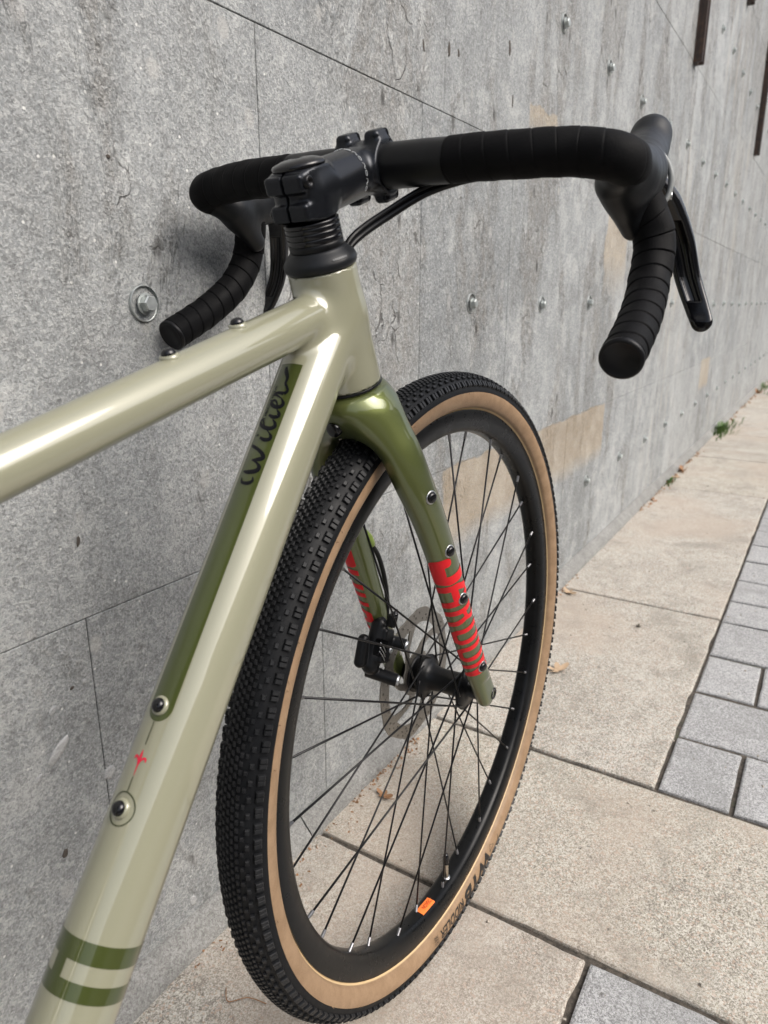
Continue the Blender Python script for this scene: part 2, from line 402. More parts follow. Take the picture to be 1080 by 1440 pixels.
def march(f, o, d, n=40):
    # walk from outside along d to the surface
    P = o.copy(); 
    for _ in range(n): P = P+d*np.clip(f(P), -.004, .01)[:, None]*.9
    return P
def text2d(s, size=1., bold=0., shear=0., maxedge=.12):
    cu = bpy.data.curves.new('txt', 'FONT'); cu.body = s; cu.size = size; cu.offset = bold; cu.shear = shear; cu.resolution_u = 4
    o = bpy.data.objects.new('txt', cu); col.objects.link(o)
    me = bpy.data.meshes.new_from_object(o.evaluated_get(bpy.context.evaluated_depsgraph_get()))
    bpy.data.objects.remove(o); bpy.data.curves.remove(cu)
    bm = bmesh.new(); bm.from_mesh(me); bpy.data.meshes.remove(me)
    bmesh.ops.remove_doubles(bm, verts=bm.verts, dist=1e-5)
    for _ in range(4):
        bmesh.ops.triangulate(bm, faces=bm.faces)
        es = [e for e in bm.edges if e.calc_length() > maxedge]
        if not es: break
        bmesh.ops.subdivide_edges(bm, edges=es, cuts=1)
    bmesh.ops.triangulate(bm, faces=bm.faces)
    V = np.array([v.co[:] for v in bm.verts])[:, :2]; bm.verts.index_update()
    F = [[v.index for v in f.verts] for f in bm.faces]; bm.free()
    return V, F
def stroke2d(P, wd, n=10):
    # ribbon with changing width through 2-D points
    P = catmull(np.c_[np.asarray(P, float), np.zeros(len(P))], n)[:, :2]
    W = np.interp(np.linspace(0, 1, len(P)), np.linspace(0, 1, len(wd)), wd)
    T = np.gradient(P, axis=0); T /= np.maximum(np.linalg.norm(T, axis=1), 1e-9)[:, None]; N = np.c_[-T[:, 1], T[:, 0]]
    V = np.empty((len(P)*3, 2)); V[0::3] = P+N*W[:, None]/2; V[1::3] = P; V[2::3] = P-N*W[:, None]/2
    F = []
    for i in range(len(P)-1):
        F += [(3*i, 3*i+1, 3*i+4, 3*i+3), (3*i+1, 3*i+2, 3*i+5, 3*i+4)]
    return V, F
def grid2d(u0, u1, v0, v1, nu, nv):
    U, Vv = np.meshgrid(np.linspace(u0, u1, nu+1), np.linspace(v0, v1, nv+1), indexing='ij')
    V = np.c_[U.ravel(), Vv.ravel()]; k = nv+1
    return V, [(i*k+j, (i+1)*k+j, (i+1)*k+j+1, i*k+j+1) for i in range(nu) for j in range(nv)]
def disc_screw(name, c, n, r, h, mat, parent, hexr=0.):
    prof = [(0, h*1.0), (r*.45, h*.96), (r*.8, h*.72), (r, h*.25), (r, -h*.3)]
    V, F = lathe(prof[::-1], 20, c, n)
    o = link_mesh(name, V, F, mat, parent); return o
# ================================================================== GROUND
gr = link_mesh('ground', [(-30, -40, -.03), (60, -40, -.03), (60, .62, -.03), (-30, .62, -.03)], [(0, 1, 2, 3)], MSOIL, smooth=False); tag(gr, kind='structure')
bed = link_mesh('joint_bed', [(-2, -1.6, -.006), (13, -1.6, -.006), (13, .60, -.006), (-2, .60, -.006)], [(0, 1, 2, 3)], MSOIL, smooth=False); tag(bed, kind='structure')
road = link_mesh('road', [(-30, -40, -.02), (60, -40, -.02), (60, -1.6, -.02), (-30, -1.6, -.02)], [(0, 1, 2, 3)], plain('asphalt', (.06, .06, .062), .9), smooth=False); tag(road, kind='structure')
pave = empty('pavement'); tag(pave, kind='structure')
def slab(name, x0, x1, y0, y1, mat, gap=.0028, jit=.0016, step=.03, z=0., bev=.004):
    x0 += gap*1.5; x1 -= gap*1.5; y0 += gap; y1 -= gap
    P = []
    def seg(a, b):
        n = max(2, int(np.hypot(b[0]-a[0], b[1]-a[1])/step)); return [np.array(a)+(np.array(b)-a)*i/n for i in range(n)]
    for a, b in (((x0, y0), (x1, y0)), ((x1, y0), (x1, y1)), ((x1, y1), (x0, y1)), ((x0, y1), (x0, y0))): P += seg(a, b)
    P = np.array(P); n = len(P); c = P.mean(0)
    P = P+rng.normal(0, jit, P.shape)
    tl = rng.normal(0, .0006, 2)
    def lay(sc, zz, j=0.):
        Q = P.copy(); Q[:, 0] = np.clip(Q[:, 0], x0+sc, x1-sc); Q[:, 1] = np.clip(Q[:, 1], y0+sc, y1-sc)
        Q += rng.normal(0, j, Q.shape); dz = zz+(Q-c)@tl
        return np.c_[Q, dz+z]
    V = np.r_[lay(0, -.05), lay(0, -bev), lay(bev*.4, -bev*.35, jit*.3), lay(bev*1.2, 0, jit*.3)]
    F = [(k*n+i, k*n+(i+1) % n, (k+1)*n+(i+1) % n, (k+1)*n+i) for k in range(3) for i in range(n)]
    F.append([3*n+i for i in range(n)])
    o = link_mesh(name, V, F, mat, pave, smooth=False); return o
YE = .1477
xs = [-1.2, -.42, -.04, .7217]
for a, b in zip(xs[:-1], xs[1:]):
    slab('paving_slab', a, b, YE, .575, MSLAB)
    slab('granite_slab', a, b, -.33, YE, MSETT)
slab('paving_slab', .7217, 1.098, -.30, .575, MSLAB); slab('paving_slab', .7217, 1.098, -1.05, -.30, MSLAB)
xs = [1.098, 1.879, 3.27, 4.05, 4.85, 6.2, 7.0, 7.8, 9.2, 10.6, 12.]
for a, b in zip(xs[:-1], xs[1:]): slab('paving_slab', a, b, YE, .575, MSLAB, z=rng.normal(0, .0008))
rows = [1.098, 1.283, 1.475, 1.662, 1.872, 2.03, 2.208, 2.395, 2.58]
while rows[-1] < 9: rows.append(rows[-1]+.186)
for i, (a, b) in enumerate(zip(rows[:-1], rows[1:])):
    y = YE; wd = .116 if i % 2 == 0 else .232
    while y > -.9:
        slab('granite_sett', a, b, y-wd, y, MSETT, .0033, .0011, .04, rng.normal(0, .0009)); y -= wd; wd = .232

# ================================================================== WALL
WY = .590; PT = .05
wall = empty('concrete_wall', (0, WY+PT, 0))
tag(wall, 'grey weathered concrete panel wall studded with bolts beside the pavement', 'wall')
def wchild(name, V, F, mat, par=wall, smooth=False, **kw):
    o = link_mesh(name, V, F, mat, par, smooth, **kw)
    if par is wall: o.location = (0, -(WY+PT), 0)
    return o
def panel(x0, x1, z0, z1):
    g = .0005; x0 += g; x1 -= g; z0 += g; z1 -= g; y = WY+rng.uniform(-.0003, .0004); b = .0007
    def ring(s, yy): return [(x0+s, yy, z0+s), (x1-s, yy, z0+s), (x1-s, yy, z1-s), (x0+s, yy, z1-s)]
    V = ring(0, WY+PT-.006)+ring(0, y+b)+ring(b, y)
    F = [(k*4+i, k*4+(i+1) % 4, (k+1)*4+(i+1) % 4, (k+1)*4+i) for k in (0, 1) for i in range(4)]+[(8, 9, 10, 11)]
    wchild('panel', V, F, MW)
V, F = box_vf((6, WY+PT+.05, 2.5), (18, .106, 5.1)); wchild('wall_core', V, F, MRUST if False else plain('dark_gap', (.03, .03, .03), .9))
def ext(l, p, hi=14.):
    l = list(l); k = 0
    while l[-1] < hi: l.append(l[-1]+p[k % len(p)]); k += 1
    return l
rowsz = [(-.03, .4816, ext([-2, -1.1, -.37, .391, .774, 1.155, 1.89, 2.655, 3.42], [.765])),
         (.4816, 1.0745, ext([-2, -1.2, -.45, .682, 1.060, 1.430, 2.20, 2.96, 3.72], [.76, .38])),
         (1.0745, 1.619, ext([-2, -.8, .0, 1.130, 2.205, 3.05, 3.58], [.76])),
         (1.619, 2.16, ext([-2, -.6, .5, 1.26, 2.02, 3.09, 3.47], [.76, .9])),
         (2.16, 2.75, ext([-2, -.2, .8, 1.7, 2.6], [.8])), (2.75, 3.4, ext([-2, 0., 1.1, 2.2], [1.])), (3.4, 4.2, ext([-2, 0., 1.3], [1.1])), (4.2, 5.05, ext([-2, 0., 1.1], [1.2]))]
for z0, z1, xx in rowsz:
    for a, b in zip(xx[:-1], xx[1:]): panel(a, b, z0, z1)
# mortar fillet at the foot of the wall
xp = [-1.9, -.6, .7, 1.9, 3.1, 4.6, 6.2, 7.8, 9.4, 11., 13.]
for a, b in zip(xp[:-1], xp[1:]):
    n = int((b-a)/.05); X = np.linspace(a+.001, b-.001, n+1); pr = [(.5625, -.02), (.5625, .004), (.5655, .012), (.577, .026), (.5835, .0335), (.5875, .035), (.592, .035)]
    V = []
    for x in X:
        j = rng.normal(0, .0006, len(pr)); V += [(x, yy+jj, zz+jj*.5+.0012*math.sin(x*7)) for (yy, zz), jj in zip(pr, j)]
    k = len(pr); F = [(i*k+q, (i+1)*k+q, (i+1)*k+q+1, i*k+q+1) for i in range(n) for q in range(k-1)]
    wchild('plinth', V, F, MPLINTH, smooth=True)
# anchor bolts with washers
def bolt_mesh():
    seg = 6; V = []; F = []
    def ring(r, y, n=6, ph=0): return [(r*math.cos(2*math.pi*i/n+ph), y, r*math.sin(2*math.pi*i/n+ph)) for i in range(n)]
    V = ring(.0083, 0)+ring(.0083, -.0078)+ring(.0072, -.0092)
    F = [(k*6+i, k*6+(i+1) % 6, (k+1)*6+(i+1) % 6, (k+1)*6+i) for k in (0, 1) for i in range(6)]+[tuple(range(12, 18))]
    b, f = lathe([(.0105, 0), (.0105, .0012), (.008, .0014)], 16, (0, 0, 0), (0, -1, 0)); F += [[q+18 for q in g] for g in f]; V = V+b.tolist()
    return V, F
V, F = bolt_mesh(); b0 = wchild('anchor_bolt', V, F, MZINC)
V, F = lathe([(.0062, .0004), (.0168, .0004), (.0175, 0), (.0175, -.0022), (.0170, -.0032)], 28, (0, 0, 0), (0, 1, 0)); V = np.asarray(V); V[:, 1] = -V[:, 1]*-1
w0 = link_mesh('washer', V, F, MZINC, b0, False); w0.location = (0, .0036, 0)
spots = [(.4966+.3757*k, .7805) for k in range(30)]+[(1.31+.358*k, 1.349) for k in range(24)]+[(1.737+.384*k, .262+.0025*k) for k in range(22)]+[(3.22+.349*k, 1.861) for k in range(16)]+[(2.1, 1.86), (2.5, 1.86)]
for i, (x, z) in enumerate(spots):
    b = b0 if i == 0 else copy_obj(b0, wall)
    if i: copy_obj(w0, b)
    b.location = (x+rng.normal(0, .004)*(i > 0), -PT-.0035, z+rng.normal(0, .003)*(i > 0)); b.rotation_euler = (0, rng.uniform(0, 1.), 0)
# pebbles showing in the concrete; pockmarks are raised discs, hole shade coloured dark
MST = [mat_slab('pale_pebble', [(.30, .31, .31), (.38, .385, .38), (.46, .46, .45)], [(.5, .5, .5), (.25, .25, .25), (.42, .42, .42)], 300, None, .5), plain('pock_shade', (.060, .050, .042), .9)]
def inset(name, x, z, a, b, rot, mi, h=.0006):
    n = 18; th = np.linspace(0, 2*np.pi, n, endpoint=False); r = 1+rng.normal(0, .10, n); c_, s_ = math.cos(rot), math.sin(rot)
    V = []
    for k, hh in ((1., -.0012), (.92, h), (.5, h*1.25)):
        X, Z = a*k*r*np.cos(th), b*k*r*np.sin(th); V += list(np.c_[x+X*c_-Z*s_, np.full(n, WY-hh), z+X*s_+Z*c_])
    F = [(k*n+i, k*n+(i+1) % n, (k+1)*n+(i+1) % n, (k+1)*n+i) for k in (0, 1) for i in range(n)]+[[2*n+i for i in range(n)]]
    wchild(name, V, [f[::-1] for f in F], MST[mi], smooth=True)
for a_ in ((.3428, .3589, .017, .0055, .75, 0), (.3191, .3414, .005, .0026, 1.0, 0), (.3951, .3017, .0075, .0075, 0, 0), (.4890, .0520, .005, .009, .1, 0), (.3431, .4032, .005, .0032, .9, 0), (.3800, .4175, .0028, .0028, 0, 0),
           (.3343, .2434, .0032, .0050, -.3, 1), (.3931, .5619, .0018, .0055, -.2, 1), (.4720, .9093, .0024, .0018, 0, 1), (.3660, .4170, .0025, .0015, .5, 1), (1.3854, 1.2296, .0045, .0130, .1, 1), (1.1435, 1.1666, .0045, .0110, 0, 1), (1.1773, 1.1692, .0035, .0060, .2, 1), (1.4100, 1.1500, .003, .012, 0, 1), (1.0600, 1.1500, .0025, .009, .3, 1)):
    inset('pebble' if a_[5] == 0 else 'pockmark_shade', *a_[:5], a_[5], .0007 if a_[5] == 0 else .0004)
# rusty vertical channels
def channel(x, z0, z1, wd=.05, d=.03):
    t = .005; y0 = WY-d
    P = [(x-wd/2, WY+.001), (x-wd/2, y0), (x-wd/2+t*2.6, y0), (x-wd/2+t*2.6, y0+d*.55), (x+wd/2-t*2.6, y0+d*.55), (x+wd/2-t*2.6, y0), (x+wd/2, y0), (x+wd/2, WY+.001)]
    n = len(P); V = [(a, b, z0) for a, b in P]+[(a, b, z1) for a, b in P]
    F = [(i, (i+1) % n, n+(i+1) % n, n+i) for i in range(n)]+[list(range(n)), [n+i for i in range(n)][::-1]]
    wchild('steel_channel', V, F, MRUST)
channel(3.075, 1.612, 4.0); channel(5.13, 1.63, 2.105); channel(4.15, 2.118, 4.0); channel(5.12, 2.113, 4.0); channel(6.2, 1.63, 2.105); channel(7.2, 1.63, 2.105)

# ================================================================== HOUSES ACROSS THE STREET (unseen, added to bound the sky in paint reflections)
MFAC = plain('render_facade', (.20, .19, .175), .8); MGLASS = plain('window_glass', (.02, .025, .03), .08); MFR = plain('window_frame_paint', (.5, .5, .5), .5)
for hx, hwid, hh in ((-16., 14., 7.4), (-1.5, 13.5, 8.3), (12.5, 13., 7.2), (26., 12., 8.8)):
    b_ = empty('building', (hx, -17., -.02)); tag(b_, {-16.: 'plain added facade, unseen behind the viewer, far left of the street opposite', -1.5: 'plain added taller facade, unseen opposite the bicycle across the street', 12.5: 'plain added low facade, unseen ahead across the street', 26.: 'plain added tallest facade, unseen far ahead across the street'}[hx], 'building', 'added buildings across the street')
    def bpart(n, c, sz, m): V, F = box_vf(c, sz); return link_mesh(n, V, F, m, b_, False)
    bpart('facade', (0, -2, hh/2), (hwid, 4, hh), MFAC); bpart('cornice', (0, .1, hh-.2), (hwid+.1, .35, .3), MFR)
    for fl in range(int(hh//2.8)):
        for k in range(4): bpart('window', (-hwid/2+hwid*(k+.5)/4, .02, 1.7+fl*2.7), (1.2, .06, 1.5), MGLASS)
# ================================================================== BICYCLE
XL = np.array([[1., .0004, 0], [-.0004, .9998, .0194], [0, -.0194, .9998]])
HUB = np.array([.669, .3347, -.4249+CAMZ]); HR = .3556
bike = empty('gravel_bicycle')
Rm = Matrix(XL.tolist()).to_4x4(); base = HUB-XL@np.array([0, 0, HR])
Rm.translation = base.tolist(); bike.matrix_world = Rm
tag(bike, 'sand and olive gravel bicycle with black drop bars leaning against the wall', 'bicycle')
UP = (0, 0, HR)
ha, OFF = 1.2446, .0514
ud = np.array([-math.cos(ha), 0, math.sin(ha)]); vd = np.array([math.sin(ha), 0, math.cos(ha)]); yd = np.array([0, 1., 0])
def AX(s, v=0, y=0): return -OFF*vd+s*ud+v*vd+y*yd
def rotm(u, a):
    u = nrmz(u); K = np.array([[0, -u[2], u[1]], [u[2], 0, -u[0]], [-u[1], u[0], 0]]); return np.eye(3)+math.sin(a)*K+(1-math.cos(a))*K@K
QF = rotm(ud, .0167)                       # frame turned a degree against the fork
A0 = AX(0)
def FR(p): return A0+(np.asarray(p)-A0)@QF.T
def part(name, V, F, mat, parent=None, **kw):
    sub = parent is not None
    return link_mesh(name, V, F, mat, parent if sub else bike, loc=None if sub else UP, **kw)
# ---- frame
aD, aT = .9288, .2553
dD = np.array([-math.cos(aD), 0, -math.sin(aD)]); nD = np.array([-math.sin(aD), 0, math.cos(aD)])
dT = np.array([-math.cos(aT), 0, -math.sin(aT)]); nTt = np.array([-math.sin(aT), 0, math.cos(aT)])
cD, cT = AX(.456), AX(.4629)
LD, LT = .655, .545
BB = cD+LD*dD; SC = cT+LT*dT
S0, S1 = .3992, .4941
def f_frame(p):
    q = p-A0; s = q@ud; d = np.linalg.norm(q-s[:, None]*ud, axis=1)
    ht = d-(.0281+(.0267-.0281)*(s-S0)/(S1-S0)); ht = smax(smax(ht, S0-s, .0012), s-S1, .0012)
    t = np.clip((p-cT)@dT, 0, None); tt = np.linalg.norm(p-cT-t[:, None]*dT, axis=1)-np.maximum(.0172-.0031*t/.42, .0135)
    tt = np.maximum(tt, t-LT)
    t2 = np.clip((p-cD)@dD, 0, None); dt = np.linalg.norm(p-cD-t2[:, None]*dD, axis=1)-.0249
    dt = np.maximum(dt, t2-LD)
    r = smin(smin(dt, tt, .009), np.maximum(ht, -1), .009)
    return np.maximum(r, np.maximum(S0-s-.0, s-S1)*np.where(d < .035, 1, -1)-np.where(d < .035, 0, 1))
lo = (min(BB[0], SC[0])-.03, -.034, BB[2]-.03); hi = (AX(S0)[0]+.035, .034, AX(S1)[2]+.02)
P, F, N = surface_nets(f_frame, lo, hi, .0024)
frame = part('frame', FR(P), F, MBEIGE, normals=N@QF.T)
# rear triangle, seat post and saddle (behind the camera's view)
sub = []
for a, b, r0, r1 in ((BB-dD*0, SC+nrmz(SC-BB)*.05, .017, .016),):
    V, F = sweep(np.linspace(a, b, 12), .0165, 20); part('seat_tube', V, F, MBEIGE)
RH = np.array([-1.035, 0, 0.])
for s in (-1, 1):
    V, F = sweep(catmull([BB+[0, s*.03, 0], BB+[-.12, s*.045, .01], RH+[0, s*.066, 0]]), .0095, 12); part('chain_stay', V, F, MBEIGE)
    V, F = sweep(catmull([SC+[-.005, s*.016, -.03], (SC+RH)/2+[0, s*.045, 0], RH+[0, s*.066, 0]]), .0075, 12); part('seat_stay', V, F, MBEIGE)
V, F = lathe([(0, -.036), (.021, -.036), (.021, .036), (0, .036)], 24, BB, (0, 1, 0)); part('bottom_bracket', V, F, MSATIN)
# ---- boss bolts on the frame
def boss(c, n, parent, r=.0063):
    V, F = lathe([(r*.98, -.002), (r, .0012), (r*.86, .002), (r*.2, .002)], 24, c, n); o = link_mesh('boss', V, F, MBEIGE, parent)
    V, F = lathe([(r*.74, .0015), (r*.74, .0028), (r*.62, .0044), (r*.36, .0054), (0, .0057)], 24, c, n); o2 = link_mesh('boss_bolt', V, F, MGLOSS, parent)
for l in (.3156, .3796): boss(FR(cD+l*dD+nD*.0247), QF@nD, frame)
for l in (.1078, .1718): boss(FR(cT+l*dT+nTt*(.0172-.0031*l/.42-.0002)), QF@nTt, frame)
# ---- prints on the down tube: u along the tube (m), a = arc angle
def tubemap(uv, off=.00025):
    l, a = uv[:, 0], uv[:, 1]/.0249
    return FR(cD+l[:, None]*dD+(.0249+off)*(np.cos(a)[:, None]*nD-np.sin(a)[:, None]*yd))
def tdecal(name, parts, mat, off=.00025):
    V, F = merge([(tubemap(np.asarray(v), off), f) for v, f in parts]); return link_mesh(name, V, F, mat, frame)
hw = .0098
V, F = grid2d(.060, .3156, -hw, hw, 60, 10)
# rounded lower end
th = np.linspace(-math.pi/2, math.pi/2, 25); Vc = np.r_[[[.3156, 0]], np.c_[.3156+.0098*np.cos(th), hw*np.sin(th)]]
Vp = np.concatenate([np.c_[.3156+.0098*k_*np.cos(th), hw*k_*np.sin(th)] for k_ in np.linspace(.02, 1, 9)]); Fp = [(k_*25+i, k_*25+i+1, (k_+1)*25+i+1, (k_+1)*25+i) for k_ in range(8) for i in range(24)]
tdecal('green_panel', [(V, F), (Vp, Fp)], MDGREEN, .0002)
th = np.linspace(0, 2*math.pi, 49)
def ringp(u, r, wd): return stroke2d(np.c_[u+r*np.cos(th), r*np.sin(th)], [wd, wd], 2)
tdecal('ring_line', [ringp(.3796, .0098, .0009), stroke2d([(.3256, 0), (.333, 0), (.3405, 0)], [.0008, .0008]), stroke2d([(.3605, 0), (.365, 0), (.3700, 0)], [.0008, .0008])], plain('olive_line', (.055, .06, .03), .35), .0003)
# red lily
lily = [stroke2d([(.3595, 0), (.356, 0), (.3525, 0)], [.0003, .0007, .0010]), stroke2d([(.3525, 0), (.348, 0), (.3435, 0)], [.0008, .0023, .0002])]
for s in (-1, 1): lily.append(stroke2d([(.3525, 0), (.3500, s*.0012), (.3483, s*.0030), (.3487, s*.0043), (.3505, s*.0048)], [.0012, .0012, .0014, .0015, .0004]))
tdecal('lily_emblem', lily, MLILY, .0003)
# band with windows near the bottom
def band(u0, u1, a0, a1): return grid2d(u0, u1, a0*.0249, a1*.0249, 4, 60)
bands = [band(.4515, .4630, -math.pi, math.pi), band(.4730, .4825, -math.pi, math.pi)]
Vb, Fb = grid2d(.4630, .4730, -.0066, .0020, 6, 8); bands.append((Vb, Fb))
Vb, Fb = grid2d(.4630, .4730, .068, .0775, 4, 6); bands.append((Vb, Fb))
tdecal('olive_band', bands, MDGREEN, .0002)
# script on the green panel: x runs up the tube from l=.158, y to the left edge of the tube
def script(P): P = np.asarray(P, float); return np.c_[.1580-P[:, 0]*.001, -P[:, 1]*.001]
def sc_stroke(P, wd): V, F = stroke2d(np.asarray(P, float)*[1, 1.38], [q*1.28+.14 for q in wd], 8); return script(V), F
K = 1.0
ws = [sc_stroke([(4, 4), (.5, 2.5), (.2, -1.5), (2.5, -3.6), (5.5, -3.0)], [.4, 1.6, 2.2, 1.8, .3]),
      sc_stroke([(9, 4.5), (8.5, 1), (10, -3.2), (13, -4.5), (16, -2.5), (18, 1.5)], [.8, 2.4, 2.8, 2.4, 1.2, .5]),
      sc_stroke([(18, 1.5), (18.6, -1.5), (20.5, -4.4), (23.5, -3.5), (26.5, 0), (29, 4.5), (30.5, 5.5)], [.6, 2.2, 2.8, 2.2, 1.8, 1.9, .4]),
      sc_stroke([(36, 1.8), (34.5, -1.5), (35.5, -4.2), (38, -4.4), (40.5, -2.6)], [1.2, 2.3, 2.3, 1.8, .5]),
      sc_stroke([(37.2, 4.2), (38.4, 4.6)], [1.7, 1.7]),
      sc_stroke([(40.5, -2.6), (45, 1.5), (50, 4.2), (50.5, 6), (47.5, 5.6), (44.5, 2), (43.6, -1.8), (45.5, -4.4), (48.5, -4), (51, -2)], [.5, .8, 1, 1.4, 1.8, 2.2, 2.5, 2.4, 1.7, .5]),
      sc_stroke([(54.5, 1.6), (53, -1.5), (54, -4.2), (56.5, -4.2), (59, -2.4)], [1.2, 2.3, 2.3, 1.8, .5]),
      sc_stroke([(55.8, 4.2), (57, 4.6)], [1.7, 1.7]),
      sc_stroke([(59, -2.4), (63.5, -1.2), (66.5, 1), (66, 3), (63.5, 2.6), (61.4, -.4), (62, -3.6), (65, -4.4), (68.5, -2.4)], [.5, .8, 1.3, 1.6, 1.9, 2.4, 2.4, 1.9, .5]),
      sc_stroke([(68.5, -2.4), (71, 1.5), (71.6, 3), (73, 1.2), (72.6, -2.6)], [.5, 1.2, 1.6, 1.6, 2.3]),
      sc_stroke([(72.6, -2.8), (75, -4.2), (78, -3.2), (81, -1.5), (86, -1.2), (91, 1.0), (95, 2.2)], [2.4, 1.6, 1.3, 1.5, 2.0, 2.6, 1.4])]
tdecal('script_lettering', ws, MGLETTER, .0005)
V, F = text2d('TRIESTINA', 1., .01, 0, .2); V = V*.0033; V[:, 0] *= 1.9; V = np.c_[.1085-V[:, 0], -(V[:, 1]+.0045)]
tdecal('small_lettering', [(V, F)], MGLETTER, .0005)
# ---- headset cap, spacers, stem
V, F = lathe([(.0255, S1+.0003), (.0270, S1+.0003), (.0282, S1+.0022), (.0286, S1+.0045), (.0281, S1+.0068), (.0267, S1+.0090), (.0248, S1+.0110), (.0233, S1+.0124), (.0223, S1+.0135), (.0216, S1+.0145), (.0160, S1+.0145)], 64, A0, ud); cap = part('headset_cap', V, F, MHOOD)
V, F = text2d('headset', 1., .01, 0, .3)
def capmap(v, size, a0, s0):
    a = a0-v[:, 0]*size/.027; s = s0+v[:, 1]*size*.85; r = np.interp(s, [S1+.004, S1+.0075, S1+.0108, S1+.0128], [.0288, .0286, .0268, .0238])+.0003
    x, y, n = vd, yd, ud; return A0+s[:, None]*ud+r[:, None]*(np.cos(a)[:, None]*x+np.sin(a)[:, None]*y)
tk = [grid2d(x_, x_+.22, 0, .32, 2, 2) for x_ in np.arange(0, 2.6, .34)]; V2, F2 = merge([(np.c_[a_, np.zeros(len(a_))], f_) for a_, f_ in tk]); link_mesh('faint_print', capmap(V2[:, :2], .0046, rad(-98), S1+.0080), F2, plain('faint_grey', (.045, .052, .058), .4), cap)
s = .5085; TOPS = .529
for i, h in enumerate((.0052, .0042, .0042, .0036, .0030)):
    V, F = lathe([(.0150, s+.0001), (.0207, s+.0001), (.0210, s+.0004), (.0210, s+h-.0004), (.0207, s+h-.0001), (.0150, s+h-.0001)], 48, A0, ud); part('headset_spacer', V, F, MGLOSS if i else MSATIN); s += h
STB = s
cs = .5475; cc = AX(cs, .088); AXB = np.stack([vd, yd, ud])
def f_stem(p):
    d = smin(rcone(p, AX(.5470, .0), AX(cs, .066), .0196, .0190), smax(rbox(p, AX((STB+.5655)/2), AXB, (.0405, .0405, .5655-STB-.0004), .0025), np.linalg.norm(p-A0-((p-A0)@ud)[:, None]*ud, axis=1)-.0228, .008), .006)
    d = smin(d, cyl(p, cc-yd*.0215, yd, .0205, 0, .043, .002), .007)
    for sg in (-1, 1):
        for ys in (-1, 1):
            d = smin(d, rbox(p, AX(cs+sg*.0205, .0895, ys*.0135), AXB, (.021, .0135, .0125), .004), .0035)
    for s0 in (.5565, .5375): d = smin(d, rbox(p, AX(s0, -.0120), AXB, (.024, .0330, .0125), .003), .003)
    q = p-A0; v = q@vd; s = q@ud
    slot = np.maximum(np.abs(p[:, 1]-.0)-.0009, v+.008); d = np.maximum(d, -slot)            # rear slot
    gap = np.maximum(np.abs(v-.0955)-.0010, .0165-np.abs(s-cs)); d = np.maximum(d, -gap)      # faceplate split
    return d
P, F, N = surface_nets(f_stem, cc-[.125, .034, .05], cc+[.04, .034, .06], .00135)
stem = part('stem', P, F, MSTEM, normals=N)
V, F = lathe([(.0195, .5650), (.0198, .5664), (.0185, .5680), (.012, .5700), (.006, .5707), (.0042, .5707), (.0042, .5692), (0, .5692)], 48, A0, ud); part('top_cap', V, F, MGLOSS)
def socket_bolt(c, n, r, parent, mat, mat2=MGLOSS, h=.003):
    V, F = lathe([(r, -.006), (r, h-.0006), (r*.88, h), (r*.5, h), (r*.48, h-.0022), (0, h-.0022)], 24, c, n); return link_mesh('stem_bolt', V, F, mat, parent)
for s0, sg in ((.5565, -1), (.5375, 1)): socket_bolt(AX(s0, -.0165, sg*.0166), yd*sg, .0043, stem, MSPOKE)
for sg in (-1, 1):
    for ys in (-1, 1): socket_bolt(AX(cs+sg*.0212, .099, ys*.0135), vd, .0033, stem, MSPOKE)
# ring print round the stem
V, F = text2d('GRAVEL', 1., .012, 0, .25) if False else (None, None)
rp = []
for k in range(9):
    a0 = rad(-30+k*19); zz = [(0, .3), (.35, 1), (.7, .2), (1, .8)] if k % 2 else [(0, .5), (.25, 1), (.6, .9), (.6, .1), (.2, 0), (0, .5)]
    rp.append(stroke2d([(a0+q*rad(17), w0_*.0018) for q, w0_ in zz], [.0005/.0175*1.0, .0005/.0175], 5))
def stemmap(v):
    a, x = v[:, 0], v[:, 1]; return AX(cs, 0)[None]+(.0555+x)[:, None]*vd+.01935*(np.cos(a)[:, None]*ud-np.sin(a)[:, None]*yd)
rp2 = []
for k in range(9):
    a0 = -20+k*17.
    shp = [(0, 0), (4, 1.8), (9, 1.5), (12, .3), (15, 1.2)] if k % 2 else [(2, 0), (1, 1.2), (6, 2.0), (12, 1.2), (10, .1), (3, 0)]
    P2 = catmull(np.c_[np.radians([a0+q for q, _ in shp]), [x_*.001 for _, x_ in shp], np.zeros(len(shp))], 6)
    C3 = stemmap(P2); rp2.append(sweep(C3, .00022, 5))
V, F = merge(rp2); link_mesh('stem_print', V, F, MGREY, stem)

# ---- handlebar, tape, hoods, levers
BP = np.array([[0., 0, 0], [0, .1, 0], [.0116, .1634, 0], [.0204, .1997, -.0064], [.0708, .1936, -.0121], [.0909, .211, -.0516], [.0731, .2147, -.0866], [.0366, .2193, -.1134], [-.0183, .2216, -.1398]])
RB = rotm((1, 0, 0), .0347)@rotm(ud, .0058); BC = AX(.5475, .088)
def bar(P, side): return BC+(np.asarray(P, float)*np.array([1, side, 1]))@RB.T
def flip(F): return [tuple(f)[::-1] for f in F] if not isinstance(F, np.ndarray) else F[:, ::-1]
V, F = sweep(np.array([bar((0, y, 0), 1) for y in np.linspace(-.088, .088, 24)]), np.interp(np.abs(np.linspace(-.088, .088, 24)), [0, .05, .088], [.0172, .0170, .0160]), 40); part('handlebar', V, F, MSATIN)
path = catmull(BP, 40)
Ls = np.r_[0, np.cumsum(np.linalg.norm(np.diff(path, axis=0), axis=1))]
Lt = np.linspace(.075, Ls[-1]-.004, 900); tp = np.stack([np.interp(Lt, Ls, path[:, i]) for i in range(3)], 1)
for _ in range(40): tp[1:-1] = (tp[:-2]+2*tp[1:-1]+tp[2:])/4
